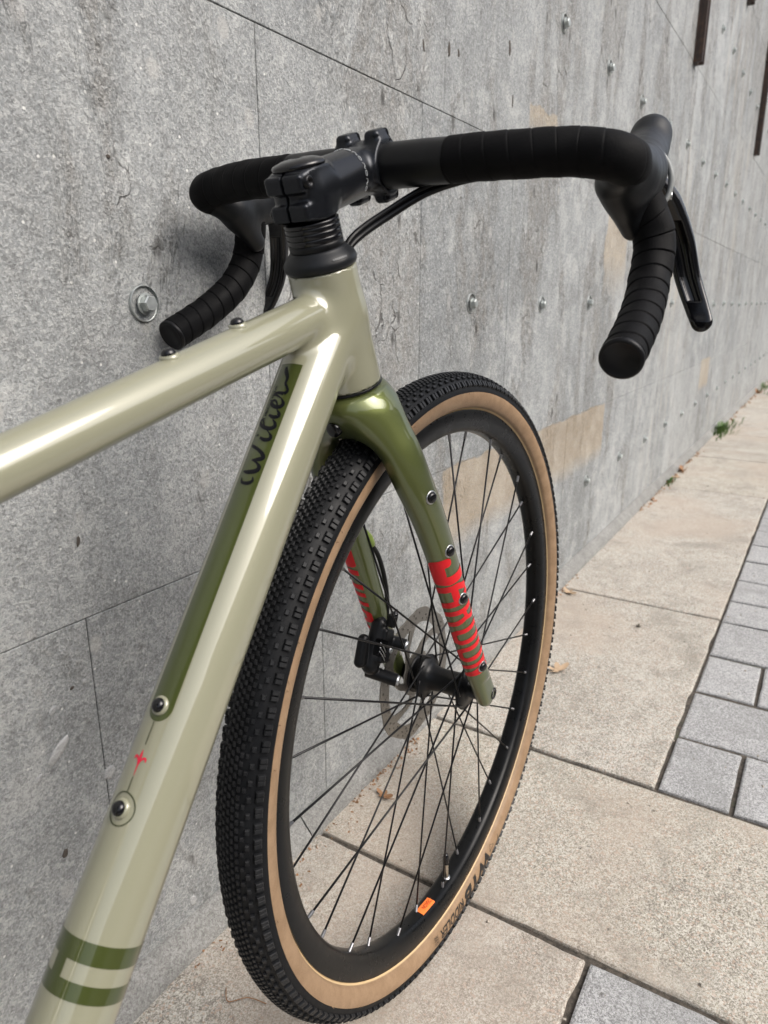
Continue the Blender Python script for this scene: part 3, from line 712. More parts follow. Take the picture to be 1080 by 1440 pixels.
def tape_r(side):
    def f(L, th, r):
        ph = L/.0165+side*th/(2*math.pi)
        q = ph % 1.0
        k = .40+.60*np.clip((L-.17)/.03, 0, 1); w = r+k*(.0007*(q**.8)-.0010*np.exp(-((q)/.03)**2)-.0010*np.exp(-((1-q)/.02)**2))
        return w+.00018*np.sin(th*5+L*90)+.00012*np.sin(L*260+th*3)
    return f
rr = np.interp(np.linspace(0, 1, 900), [0, .005, .3, .45, 1], [.0158, .0166, .0162, .0158, .0152])
for side in (-1, 1):
    V, F = sweep(bar(tp, side), rr, 44, tape_r(side)); part('handlebar_tape', V, F, MTAPE)
    e, e0 = bar(tp[-1], side), bar(tp[-20], side); n = nrmz(e-e0)
    V, F = lathe([(.0150, -.001), (.0158, .001), (.0156, .0032), (.0140, .0044), (.0128, .0040), (.0120, .0030), (0, .0028)], 40, e, n); part('bar_plug', V, F, MPLUG)
    H = [(.030, .1975, -.008), (.078, .1965, -.006), (.115, .189, .008), (.140, .187, .020), (.1525, .186, .032)]
    Hr = [.0165, .0212, .0185, .0178, .0172]
    def f_hood(p):
        d = chain(p, H, Hr, 6)
        d = smin(d, rcone(p, (.060, .197, -.018), (.115, .194, -.008), .0165, .0150), .010)
        return smin(d, rcone(p, (.045, .188, -.018), (.085, .196, -.045), .013, .010), .012)
    P, F, N = surface_nets(f_hood, (.0, .155, -.075), (.19, .225, .07), .002)
    hood = part('brake_hood', bar(P, side), F if side == 1 else F[:, ::-1], MHOOD, normals=(N*[1, side, 1])@RB.T)
    V, F = sweep(catmull([(.083, .203, .0125), (.090, .2105, .0070), (.0940, .2160, -.002), (.0945, .2185, -.012), (.0925, .2175, -.023), (.088, .213, -.033)]), np.interp(np.linspace(0, 1, 81), [0, .15, .5, .85, 1], [.0006, .0018, .0024, .0020, .0006]), 10); link_mesh('hood_rim_glint', bar(V, side), F, MGLINT, hood)  # rim of the hood rubber, its sky reflection put into the strip's colour
    LV = [(.118, .196, -.006), (.138, .208, -.022), (.1525, .2195, -.050), (.158, .2285, -.080), (.156, .2400, -.106), (.152, .2455, -.117)]
    Lr = [.0105, .0115, .0112, .0105, .0096, .0088]
    def f_lever(p):
        d = chain(p, LV, Lr, 8)
        # flattened fore and aft, hollowed at the back
        t = np.clip((-p[:, 2]-.02)/.09, 0, 1); LC_ = catmull(LV, 8); cx = np.interp(-p[:, 2], -LC_[:, 2], LC_[:, 0])
        dp = np.abs(p[:, 0]-cx)-np.interp(-p[:, 2], [0, .03, .06, .12], [.010, .0080, .0050, .0042]); d = smax(d, dp, .003)
        cy = np.interp(-p[:, 2], -LC_[:, 2], LC_[:, 1])
        g = np.sqrt((p[:, 0]-cx+.0075)**2*1.0+(p[:, 1]-cy)**2)-.0062; g = np.maximum(g, np.maximum(-.100-p[:, 2], p[:, 2]+.036))
        return smax(d, -g, .0015)
    P, F, N = surface_nets(f_lever, (.10, .175, -.135), (.18, .262, .015), .0014)
    lev = part('brake_lever', bar(P, side), F if side == 1 else F[:, ::-1], MGLOSS, normals=(N*[1, side, 1])@RB.T)
    V, F = rcv = lathe([(.0032, -.001), (.0032, .0015), (0, .0018)], 16, bar((.128, .2125, -.018), side), RB@np.array([0, side*1., 0])); link_mesh('pivot_pin', V, F, MALU, lev)
# ---- cables
for k in (0, 1):
    o = np.array([0, .001, .0047])*k
    pts = [AX(.529, .098, -.110), AX(.528, .097, -.080), AX(.523, .088, -.050), AX(.513, .066, -.026), AX(.506, .046, -.013), AX(.500, .031, -.008), AX(.490, .020, -.006)]
    V, F = sweep(catmull([p+o for p in pts], 12), .0025, 12); part('brake_hose', V, F, MSATIN)
V, F = sweep(catmull([AX(.530, .098, .09), AX(.527, .090, .05), AX(.517, .066, .026), AX(.506, .04, .012), AX(.490, .02, .006)], 12), .0025, 12); part('brake_hose', V, F, MSATIN)

# ---- fork
LEG = [(-.1765, .010, .3560), (-.1685, .0240, .3350), (-.1590, .0375, .3080), (-.1460, .0450, .2745), (-.1180, .0485, .2272), (-.0774, .0525, .1400), (-.0420, .0555, .0640), (-.0095, .0585, .0040)]
LR = [.0230, .0215, .0205, .0195, .0178, .0160, .0148, .0140]
KY = 1.28
LCV = catmull(np.c_[np.array(LEG)], 24); LRV = catmull(np.c_[np.array(LR), np.zeros(len(LR)), np.zeros(len(LR))], 24)[:, 0]
for _ in range(60): LCV[1:-1] = (LCV[:-2]+2*LCV[1:-1]+LCV[2:])/4; LRV[1:-1] = (LRV[:-2]+2*LRV[1:-1]+LRV[2:])/4
LW = nrmz(LCV[-1]*[1, 0, 1]-LCV[0]*[1, 0, 1]); LQ = np.array([-LW[2], 0, LW[0]]); LTT = LCV@LW
def leg_sdf(p, sg):
    t = p@LW; tc_ = np.clip(t, LTT[0], LTT[-1])
    c = np.stack([np.interp(tc_, LTT, LCV[:, i]) for i in range(3)], 1); c[:, 1] *= sg; r = np.interp(tc_, LTT, LRV)
    q = p-c; a = q@LQ; b = q[:, 1]*KY; e = (t-tc_)
    return (np.sqrt(a*a+b*b+e*e)-r)*.86
def f_fork(p):
    d = smin(leg_sdf(p, -1), leg_sdf(p, 1), .022)
    cr = rcone(p, AX(.420), AX(.380), .0272, .0278); d = smin(d, cr, .030)
    s = (p-A0)@ud
    d = smax(d, s-(S0-.0022), .0012)
    d = smax(d, np.linalg.norm(p-A0-s[:, None]*ud, axis=1)-np.interp(s, [S0-.07, S0-.055, S0-.032, S0-.0022], [1., .12, .060, .0286]), .008)
    d = smax(d, np.abs(p[:, 1])-np.interp(p[:, 2], [-.05, .03, .09], [.0655, .0665, .10]), .003)
    d = smax(d, .0495-np.abs(p[:, 1])-np.where(p[:, 2] > .028, 1, 0), .0015)
    return d
P, F, N = surface_nets(f_fork, (-.225, -.078, -.022), (.02, .078, .372), .0022)
fork = part('fork', P, F, MGREEN, normals=N)
V, F = lathe([(.0284, S0-.0022), (.0287, S0-.0018), (.0287, S0-.0004), (.0284, S0)], 64, A0, ud); part('headset_seal', V, F, MSATIN)
def on_fork(o, d): return march(f_fork, o, d)
def leg_at(z, sg=-1):
    L_ = LCV[::-1]; return np.stack([np.interp(z, L_[:, 2], L_[:, 0]), sg*np.interp(z, L_[:, 2], L_[:, 1]), z], -1)
# bolts on the legs
for sg in (-1, 1):
    for z in (.2625, .2040, .1475, .0545):
        c = leg_at(np.array([z]), sg); dr = nrmz(np.array([-.10, -sg*-1.0, 0])); dr = nrmz([-.28, sg*1., .0])
        s0 = on_fork(c+dr*.04, np.tile(-dr, (1, 1)))[0]
        V, F = lathe([(.0062, -.001), (.0062, .0004), (.0056, .0008), (.004, .0008)], 22, s0, dr); link_mesh('boss_ring', V, F, MALU, fork)
        V, F = lathe([(.0050, .0002), (.0050, .0018), (.0042, .0030), (.0026, .0036), (0, .0037)], 22, s0, dr); link_mesh('fork_bolt', V, F, MGLOSS, fork)
c = np.array([[-.004, -.10, .004]]); s0 = on_fork(c, np.array([[0, 1., 0]]))[0]
V, F = lathe([(.0068, -.003), (.0068, .0004), (.0058, .0007), (.0040, .0007), (.0036, -.0025), (0, -.0025)], 28, s0, (0, -1, 0)); link_mesh('axle_end', V, F, MGLOSS, fork)
# dark hose guide hole at crown back
V, F = lathe([(.0065, -.004), (.0065, .003), (.005, .0042), (0, .0044)], 20, on_fork(AX(.372, -.06, 0)[None], vd[None])[0], -vd); link_mesh('crown_bolt', V, F, MGLOSS, fork)
# red lettering along both legs
def seg2(u, v, P, h):
    d = np.full(u.shape, 1e3)
    for (a, b), (c, e) in zip(P[:-1], P[1:]):
        t = np.clip(((u-a)*(c-a)+(v-b)*(e-b))/max((c-a)**2+(e-b)**2, 1e-9), 0, 1); d = np.minimum(d, np.hypot(u-a-t*(c-a), v-b-t*(e-b)))
    return d-h
def glyphs(u, v):
    # u runs down the leg (mm), v across it from the rear edge (mm); block letters lying on their side
    m = np.zeros(u.shape, bool); u = u+v*.30
    def put(P, h=2.4): nonlocal m; m |= seg2(u, v, P, h) < 0
    H = 30.
    o = 3.; put([(o+.5, 11), (o+.5, 3), (o+5, 2.5), (o+14, 3), (o+16, 9), (o+16, H)], 3.6)
    put([(o+4, 4), (o+10, 4)], 4.5)
    o = 26.; put([(o, 0), (o+.5, 14), (o+8, H)], 2.6); put([(o+15, 0), (o+14.5, 14), (o+8, H)], 2.6); put([(o+2, 11), (o+13, 11)], 2.8)
    o = 49.5; put([(o, 0), (o, H)], 2.2); put([(o, H-1), (o+8, H-2), (o+10, H-8), (o+8, 15), (o+1, 14)], 1.9); put([(o+7, 15), (o+10, 6), (o+10.5, 0)], 2.1)
    for o in (68.5, 87.5): put([(o, 5), (o+2, 1.5), (o+9, 1.5), (o+11, 5), (o+11, H-5), (o+9, H-1.5), (o+2, H-1.5), (o, H-5), (o, 5)], 2.1)
    o = 106.5; put([(o, 0), (o, H)], 1.9); put([(o, H), (o+9, 0)], 1.8); put([(o+9, 0), (o+9, H)], 1.9)
    return m & (v > -.5) & (v < H+.5)
nu, nv = 420, 110
Ug, Vg = np.meshgrid(np.linspace(-12, 121, nu+1), np.linspace(-.5, 30.5, nv+1), indexing='ij')
ins = glyphs((Ug[:-1, :-1]+Ug[1:, 1:])/2, (Vg[:-1, :-1]+Vg[1:, 1:])/2)
kk = nv+1; cells = np.argwhere(ins); base_ = cells[:, 0]*kk+cells[:, 1]
Fq = np.stack([base_, base_+kk, base_+kk+1, base_+1], 1); used = np.unique(Fq); rem = np.full(Ug.size, -1); rem[used] = np.arange(len(used)); Fq = rem[Fq]
uu, vv = Ug.ravel()[used], Vg.ravel()[used]
for sg in (-1, 1):
    aa = rad(-108)+vv/30.*rad(172)
    z = .1925-uu*.00128
    c = leg_at(z, sg)
    dirs = np.stack([np.sin(aa), sg*np.cos(aa), np.zeros_like(aa)], 1)
    S = on_fork(c+dirs*.030, -dirs)+dirs*.0003
    link_mesh('red_lettering', S, Fq if sg == 1 else Fq[:, ::-1], MRED, fork)
# hose on the left leg and its port
hp = [(-.0960, .0440, .2010), (-.0890, .0400, .1900), (-.0720, .0405, .1700), (-.0580, .0420, .1400), (-.0500, .0440, .1100), (-.0520, .0440, .0850)]
V, F = sweep(catmull(hp, 10), .0026, 12); part('front_brake_hose', V, F, MSATIN)
V, F = sweep(catmull([(-.0985, .0415, .2080), (-.0905, .0400, .1940), (-.0850, .0408, .1865)], 8), np.interp(np.linspace(0, 1, 17), [0, .4, 1], [.0015, .0050, .0046]), 12); link_mesh('hose_port', V, F, plain('lime_port', (.19, .26, .05), .35), fork)
# ---- brake calliper
CA, CB = nrmz((.28, -.93, -.22)), nrmz((.30, -.93, -.24))
E1, E2 = np.array([-.0490, .0160, .0590]), np.array([-.0720, .0160, .0180])
def f_cal(p):
    d = rcone(p, (-.066, .046, .090), (-.088, .048, .040), .0115, .0125)
    d = smin(d, rbox(p, (-.071, .040, .064), rotm((0, 1, 0), -.42), (.024, .020, .046), .004), .004)
    d = smin(d, cyl(p, E1-CA*.040, CA, .0088, 0, .0398, .0012), .003)
    d = smin(d, cyl(p, E2-CB*.044, CB, .0088, 0, .0438, .0012), .003)
    d = smin(d, rcone(p, (-.094, .054, .078), (-.104, .054, .050), .0075, .0080), .005)
    d = smin(d, cyl(p, (-.062, .030, .094), (.2, -.2, 1), .0065, -.004, .012, .001), .003)
    pad = np.maximum(np.abs(p[:, 1]-.0365)-.0018, np.linalg.norm(p[:, [0, 2]], axis=1)-.083)
    win = rbox(p, (-.083, .036, .066), rotm((0, 1, 0), -.42), (.020, .012, .022), .002)
    return np.maximum(np.maximum(d, -pad), -win)
P, F, N = surface_nets(f_cal, (-.135, .004, .0), (-.03, .078, .122), .0014)
cal = part('brake_caliper', P, F, MSATIN, normals=N)
for c, dr in ((E1, CA), (E2, CB)):
    V, F = lathe([(.0070, -.002), (.0070, .0018), (.0060, .0028), (.0032, .0028), (.003, .0012), (0, .0012)], 24, c, dr); link_mesh('caliper_bolt', V, F, MALU, cal)
V, F = lathe([(.0050, -.002), (.0050, .0012), (.0042, .0016), (.0036, .0014), (.0034, -.001), (0, -.001)], 20, (-.0640, .0300, .0560), (.2, -1, -.1)); link_mesh('caliper_port', V, F, MALU, cal)
for o_ in (0, .006, .011):
    V, F = sweep(catmull([(-.090-o_*.3, .0300, .078-o_), (-.086-o_*.3, .0275, .070-o_), (-.080-o_*.3, .0285, .060-o_)], 6), .0007, 6); link_mesh('pad_clip', V, F, MALU, cal)
V, F = lathe([(.0050, -.002), (.0050, .006), (.0035, .0075), (.0025, .0075), (.0025, .012), (0, .012)], 6, (-.0590, .0280, .1020), (.15, -.3, 1)); link_mesh('banjo_bolt', V, F, MGLOSS, cal)
for o_ in [cal]+list(cal.children):
    n_ = len(o_.data.vertices); co = np.empty(n_*3); o_.data.vertices.foreach_get('co', co); co = co.reshape(-1, 3); c_ = np.array([-.0760, .0365, .0640]); co = c_+(co-c_)*.82+np.array([.002, 0, .002])
    o_.data.vertices.foreach_set('co', co.ravel()); o_.data.update()
# ---- wheels
def wheel(name, origin, first=None):
    W = empty(name, (origin[0], origin[1], origin[2]+HR), bike)
    if first:
        for ch in first.children: copy_obj(ch, W)
        return W
    seg = 240
    pr = [(.3110, -.0112), (.3164, -.0112), (.3166, -.0118), (.3164, -.0136), (.3155, -.0140), (.3060, -.0138), (.2985, -.0125), (.2940, -.0098), (.2920, -.0060), (.2914, 0), (.2920, .0060), (.2940, .0098), (.2985, .0125), (.3060, .0138), (.3155, .0140), (.3164, .0136), (.3166, .0118), (.3164, .0112), (.3110, .0112)]
    V, F = lathe(pr[::-1], seg, (0, 0, 0), (0, 1, 0)); auto_sharp(link_mesh('rim', V, F, MRIM, W), 50)
    # casing: tan walls and black crown
    ph = np.radians(np.linspace(-180, 180, 97)); RT, RA, RBb = .3330, .0212, .0225
    def sec(a): return (RT+RA*math.cos(a), RBb*math.sin(a))
    tp_ = [sec(a) for a in np.radians(np.linspace(-84, 84, 57))]
    wall_ = [(.3120, .0112), (.3166, .0121), (.3178, .0128), (.3184, .0141)]+[sec(a) for a in np.radians(np.linspace(128, 83, 16))]
    V, F = lathe([(r+.0006, y*1.004) for r, y in tp_][::-1], seg, (0, 0, 0), (0, 1, 0)); tyre = link_mesh('tyre', V, F, MRUB, W)
    a_, b_ = lathe(wall_, seg, (0, 0, 0), (0, 1, 0)); V2, F2 = lathe([(r, -y) for r, y in wall_][::-1], seg, (0, 0, 0), (0, 1, 0))
    V, F = merge([(a_, b_), (V2, F2)]); tan = link_mesh('sidewall', V, F, MTAN, W)
    # knobs
    KV = []; KF = []; cnt = 0
    def knobs(n, phi, lt, lw, h, ph0=0., taper=.82, jit=.0):
        nonlocal cnt
        t = (np.arange(n)+ph0)*2*math.pi/n; 
        rt_, yt = RT+RA*math.cos(phi)+.0004, RBb*math.sin(phi)
        nr = nrmz((math.cos(phi)/RA, math.sin(phi)/RBb)); tg = np.array([-nr[1], nr[0]])
        for i, T in enumerate(t):
            T += rng.normal(0, jit)
            er = np.array([math.cos(T), 0, math.sin(T)]); et = np.array([-math.sin(T), 0, math.cos(T)])
            nn = er*nr[0]+yd*nr[1]; ww = er*tg[0]+yd*tg[1]; c = er*rt_+yd*yt
            q = []
            for hh, k in ((-.0006, 1.), (h*.8, taper+.08), (h, taper-.08)):
                q += [c+nn*hh+ww*(sx*lw/2*k)+et*(sy*lt/2*k) for sx, sy in ((-1, -1), (1, -1), (1, 1), (-1, 1))]
            KV.extend(q)
            for z in (0, 4): KF.extend([(cnt+z+j, cnt+z+(j+1) % 4, cnt+z+4+(j+1) % 4, cnt+z+4+j) for j in range(4)])
            KF.append((cnt+8, cnt+9, cnt+10, cnt+11)); cnt += 12
    for k, a in enumerate((-19, -9.5, 0, 9.5, 19)): knobs(340, rad(a), .0040, .0028, .0018, .5*(k % 2), .80)
    for sg in (-1, 1):
        knobs(170, sg*rad(30), .0036, .0030, .0021, .0, .80); knobs(170, sg*rad(40), .0046, .0036, .0024, .55, .80)
        knobs(170, sg*rad(60), .0039, .0066, .0030, .20, .84); knobs(170, sg*rad(60), .0039, .0066, .0027, .54, .84)
    tr = link_mesh('tread', np.array(KV), [f[::-1] for f in KF], MTREAD, W, False); tag(tr, kind='stuff')
    # small rubber hairs at the shoulder
    HV = []
    for i in range(46):
        T = rng.uniform(0, 2*math.pi); a = rad(rng.choice([-1, 1])*rng.uniform(84, 92)); er = np.array([math.cos(T), 0, math.sin(T)]); et = np.array([-math.sin(T), 0, math.cos(T)])
        c = er*(RT+RA*math.cos(a))+yd*RBb*math.sin(a); n = nrmz(er*.3+yd*np.sign(a)+et*rng.normal(0, .6)); HV.append(sweep(np.array([c, c+n*.0015, c+n*.003+et*.0006]), [.0003, .0003, .0002], 4))
    V, F = merge(HV); h_ = link_mesh('rubber_hairs', V, F, MTAN, W); tag(h_, kind='stuff')
    # hub
    V, F = lathe([(.008, -.0495), (.0105, -.0490), (.0105, -.0370), (.0165, -.0350), (.0255, -.0325), (.0262, -.0310), (.0255, -.0288), (.0170, -.0262), (.0142, -.0200), (.0138, .0), (.0150, .0120), (.0185, .0165), (.0262, .0190), (.0268, .0205), (.0262, .0225), (.0200, .0250), (.0190, .0330), (.0185, .0395), (.0120, .0410), (.0120, .0490), (.008, .0495)][::-1], 48, (0, 0, 0), (0, 1, 0)); link_mesh('hub', V, F, MSATIN, W)
    # spokes and nipples: four spoke meshes, turned about the axle
    protos = {}
    for sd_ in (-1, 1):
        for ld in (-1, 1):
            fy = -.0308 if sd_ < 0 else .0207
            h0 = np.array([.0232*math.cos(ld*rad(67.5)), fy+sd_*.0022*ld, .0232*math.sin(ld*rad(67.5))]); n0 = np.array([.2945, sd_*.0032, 0])
            V, F = sweep(np.array([h0+[0, -ld*sd_*.004, 0], h0, h0+(n0-h0)*.02, h0+(n0-h0)*.1, h0+(n0-h0)*.5, n0]), [.0012, .0012, .00118, .00112, .00108, .00112], 8)
            protos[(sd_, ld)] = (V, F)
    def nip(sd_, ld):
        V, F = protos[(sd_, ld)]; fy = -.0308 if sd_ < 0 else .0207
        h0 = np.array([.0232*math.cos(ld*rad(67.5)), fy, .0232*math.sin(ld*rad(67.5))]); n0 = np.array([.2945, sd_*.0032, 0]); d = nrmz(n0-h0)
        return lathe([(.0011, -.0105), (.0017, -.0100), (.0018, -.001), (.0026, -.0002), (.0026, .0012), (0, .0012)], 10, n0-d*.0008, d)
    mp = {}
    for k in range(32):
        key = (-1 if k % 2 == 0 else 1, -1 if (k//2) % 2 == 0 else 1)
        if key not in mp:
            a = link_mesh('spoke', *protos[key], MSPOKE, W); b = link_mesh('spoke_nipple', *nip(*key), MNIP, W); mp[key] = (a, b)
        else:
            a = copy_obj(mp[key][0], W); b = copy_obj(mp[key][1], W)
        a.rotation_euler = b.rotation_euler = (0, -rad(11.25*k-.7), 0)
    # valve
    T = rad(272.6); er = np.array([math.cos(T), 0, math.sin(T)])
    V, F = lathe([(.0031, 0), (.0031, .034), (.0024, .036)], 16, er*.296, -er); v_ = link_mesh('valve_stem', V, F, MBRASS, W)
    V, F = lathe([(.0030, .0285), (.0042, .0290), (.0044, .031), (.0041, .038), (.0030, .043), (.0012, .0445), (0, .0446)][::1], 16, er*.2985, -er); link_mesh('valve_cap', V, F, MGLOSS, W)
    V, F = lathe([(.0052, -.002), (.0052, .001), (.003, .0016)], 16, er*.2925, -er); link_mesh('valve_nut', V, F, MALU, W)
    # orange rim label with print
    def rimmap(v, off=.0004):
        a = rad(261.0)-v[:, 0]/.2917; yy = -.001-v[:, 1]; r = np.interp(np.abs(yy), [0, .006, .0098, .0125], [.2914, .2920, .2940, .2985])-off
        return np.stack([r*np.cos(a), yy, r*np.sin(a)], 1)
    V, F = grid2d(-.0150, .0150, -.0050, .0060, 20, 8); lab = link_mesh('rim_label', rimmap(V), F, MORANGE, W)
    V, F = text2d('NOVEC', 1., .02, 0, .2); u_ = (V[:, 0]-V[:, 0].min())/np.ptp(V[:, 0]); link_mesh('label_print', rimmap(np.c_[.0060-u_*.0190, .0025-V[:, 1]*.0070], .0007), F, MORTXT, W)
    # print on the tyre wall
    def wallmap(ang, r, off=.0005):
        yy = -np.interp(r, [.318, .3205, .3244, .329, .333, .3365, .340], [.0141, .0182, .0206, .0221, .0225, .0222, .0214])-off
        return np.stack([r*np.cos(ang), yy, r*np.sin(ang)], 1)
    def tword(s_, a0, a1, r0, r1, bold, shear, mat=MTXT):
        V, F = text2d(s_, 1., bold, shear, .15); u = (V[:, 0]-V[:, 0].min())/np.ptp(V[:, 0]); v = (V[:, 1]-V[:, 1].min())/np.ptp(V[:, 1])
        return wallmap(np.radians(a0+(a1-a0)*u), r0+(r1-r0)*v), F
    parts = [tword('WTB', -72.0, -85.6, .3215, .3358, .045, .25), tword('RIDDLER', -86.2, -97.4, .3228, .3330, .014, .2)]
    for a_, r_ in ((-98.6, .3225), (-98.6, .3252)): parts.append(tword('700', a_, a_-1.7, r_, r_+.0021, .01, 0))
    parts.append(tword('TCS', -98.4, -100.2, .3285, .3320, .01, 0))
    V, F = merge(parts); link_mesh('tyre_lettering', V, F, MTXT, W)
    t2 = [stroke2d([(-68.6, .3222), (-69.6, .3262), (-67.9, .3262), (-68.6, .3222)], [.0005, .0005], 1), stroke2d([(-66.8, .3275), (-67.0, .331), (-66.7, .3345)], [.0006, .0006], 3)]
    pp = []
    for a_, b_, c_ in (((-70.2, .3225), (-71.5, .3280), (-69.2, .3280)),):
        loop = np.array([a_, b_, c_, a_]); q = np.concatenate([np.linspace(loop[i], loop[i+1], 8) for i in range(3)]); pp.append(sweep(wallmap(np.radians(q[:, 0]), q[:, 1], .0002), .0003, 5))
    q = np.linspace((-66.6, .3262), (-67.1, .3335), 8); pp.append(sweep(wallmap(np.radians(q[:, 0]), q[:, 1], .0002), .0003, 5))
    V, F = merge(pp); link_mesh('tyre_mark', V, F, MTXT, W)
    return W
fwh = wheel('front_wheel', (0, 0, 0))
rwh = wheel('rear_wheel', tuple(RH), fwh)
# ---- disc rotor
def rotor():
    bm = bmesh.new(); es = []
    def loop(P):
        vs = [bm.verts.new((x, 0, z)) for x, z in P]
        for i in range(len(vs)): es.append(bm.edges.new((vs[i], vs[(i+1) % len(vs)])))
    n = 144; a = np.linspace(0, 2*np.pi, n, endpoint=False); r = .0797+.0011*np.sign(np.sin(a*8))*np.minimum(1, np.abs(np.sin(a*8))*3)
    loop(np.c_[r*np.cos(a), r*np.sin(a)])
    a = np.linspace(0, 2*np.pi, 40, endpoint=False); loop(np.c_[.016*np.cos(a), .016*np.sin(a)])
    for k in range(6):
        # window between two swept arms
        b = k*math.pi/3
        o = [(.0625, 5), (.0630, 18), (.0630, 33), (.0625, 50)]; inn = [(.0520, 62), (.0410, 74), (.0290, 84), (.0285, 66), (.0290, 46), (.0400, 29), (.0520, 13)]
        P = np.array([(rr_*math.cos(b+rad(d_)), rr_*math.sin(b+rad(d_))) for rr_, d_ in o+inn])
        P = catmull(np.c_[np.r_[P, P[:1]], np.zeros(len(P)+1)], 4)[:-1, :2]; loop(P)
    for k in range(36):
        for j, rr_ in enumerate((.0668, .0710, .0755)):
            t = 2*math.pi*(k+.33*j)/36; c = np.array([rr_*math.cos(t), rr_*math.sin(t)]); q = np.linspace(0, 2*np.pi, 6, endpoint=False)
            if (k+j) % 3 == 2: continue
            loop(c+.0016*np.c_[np.cos(q), np.sin(q)])
    bmesh.ops.triangle_fill(bm, edges=es, use_beauty=True)
    r_ = bmesh.ops.extrude_face_region(bm, geom=bm.faces[:])
    bmesh.ops.translate(bm, verts=[v for v in r_['geom'] if isinstance(v, bmesh.types.BMVert)], vec=(0, .0018, 0))
    bmesh.ops.recalc_face_normals(bm, faces=bm.faces)
    me = bpy.data.meshes.new('brake_rotor'); bm.to_mesh(me); bm.free(); me.materials.append(MROT)
    o = bpy.data.objects.new('brake_rotor', me); col.objects.link(o); return o
ro = rotor(); ro.parent = fwh; ro.location = (0, .0356, 0); ro.rotation_euler = (0, .4, 0)
ro2 = copy_obj(ro, rwh)
V, F = lathe([(.0165, .0), (.0225, .0), (.0225, .003), (.0205, .0045), (.0165, .0045)], 40, (0, .0330, 0), (0, 1, 0)); link_mesh('rotor_lockring', V, F, MSATIN, fwh)
# ---- saddle and seat post (out of frame)
su = nrmz(SC-BB); top = SC+su*.22
V, F = sweep(np.linspace(SC+su*.04, top, 6), .0136, 20); part('seat_post', V, F, MSATIN)
def f_sad(p):
    q = p-top
    return rbox(q+0, (0.02, 0, .03), np.eye(3), (.25, np.inf, .03), .012) if False else smin(rcone(q*[1, .8, 1.6], (-.09, .035, .05), (.14, 0, .05), .05, .022), rcone(q*[1, .8, 1.6], (-.09, -.035, .05), (.14, 0, .05), .05, .022), .02)/1.4
P, F, N = surface_nets(f_sad, top+[-.16, -.12, -.01], top+[.18, .12, .08], .006); part('saddle', P, F, MHOOD, normals=N)
# ---- cranks
V, F = lathe([(.075, -.002), (.083, -.002), (.083, .002), (.075, .002)], 60, BB+[0, -.047, 0], (0, 1, 0), cap=False); part('chain_ring', V, F, MSATIN)
for s_ in (-1, 1):
    V, F = sweep(np.linspace(BB+[0, s_*.055, 0], BB+[s_*.12, s_*.065, -s_*.12], 8), .010, 12); part('crank_arm', V, F, MSATIN)

# ================================================================== LEAVES, WEEDS, DEBRIS
MLEAF = NT('dry_leaf'); pz = MLEAF.pos(world=False); MLEAF.link(MLEAF.mix(MLEAF.noise(pz, 60, 4), (.18, .085, .035), (.36, .20, .10)), MLEAF.b.inputs['Base Color']); MLEAF = MLEAF.set(Roughness=.7)
MLEAF2 = plain('pale_dry_leaf', (.40, .29, .19), .7)
MGRASS = NT('weed_green'); pz = MGRASS.pos(world=False); MGRASS.link(MGRASS.mix(MGRASS.noise(pz, 40, 3), (.035, .085, .015), (.10, .19, .035)), MGRASS.b.inputs['Base Color']); MGRASS = MGRASS.set(Roughness=.55)
def leaf(x, y, size, rot, label, mat, curl=.35, lobes=5, z=.001):
    th_ = np.linspace(-math.pi, math.pi, 41)[:-1]; r = size*(.30+.22*np.cos(th_)**2+.48*np.abs(np.cos(lobes*th_/2))**1.3); r[0] = size*.2
    V = [np.zeros(3)]; rings = (.35, .7, 1.)
    for k in rings:
        X, Y = r*k*np.cos(th_), r*k*.75*np.sin(th_); Z = curl*((Y/size)**2)*size*1.3+curl*.5*(X/size)**2*size+.06*size*np.sin(th_*3+rot)*k
        V += list(np.c_[X, Y, Z])
    n = 40; F = [(0, 1+i, 1+(i+1) % n) for i in range(n)]+[(1+k*n+i, 1+(k+1)*n+i, 1+(k+1)*n+(i+1) % n, 1+k*n+(i+1) % n) for k in (0, 1) for i in range(n)]
    st = sweep(catmull([(-size*.2, 0, .001), (-size*.8, size*.06, .002), (-size*1.2, size*.0, .006)]), .0006, 5)
    V, F = merge([(np.array(V), F), st]); V[:, 2] -= V[:, 2].min()
    o = link_mesh('fallen_leaf', V, F, mat, None, True, loc=(x, y, z)); o.rotation_euler = (rng.normal(0, .05), rng.normal(0, .05), rot)
    tag(o, label, 'leaf', 'dry leaves on the pavement'); return o
leaf(1.402, .417, .030, -.5, 'curled brown leaf lying alone beside the tyre on a beige slab', MLEAF2, .7)
leaf(.842, .523, .017, 1.4, 'orange dry leaf seen through the spokes near the wall foot', MLEAF, .6)
leaf(3.62, .548, .045, .3, 'orange brown leaf lying against the wall foot behind the wheel', MLEAF, .9)
leaf(3.45, .552, .030, 2.0, 'pinkish dry leaf in the gap at the wall foot', MLEAF2, .5)
leaf(1.845, .535, .026, .9, 'pale dry leaf by the slab joint just right of the tyre', MLEAF2, .5)
leaf(.548, .548, .010, .4, 'tiny orange leaf scrap beside the down tube at the wall foot', MLEAF, .8)
leaf(7.3, .54, .07, .4, 'brown leaf far along the wall foot', MLEAF, .9)
leaf(1.725, .318, .012, .2, 'small dark leaf scrap in the middle of a beige slab', plain('dark_leaf', (.06, .05, .035), .8), .5)
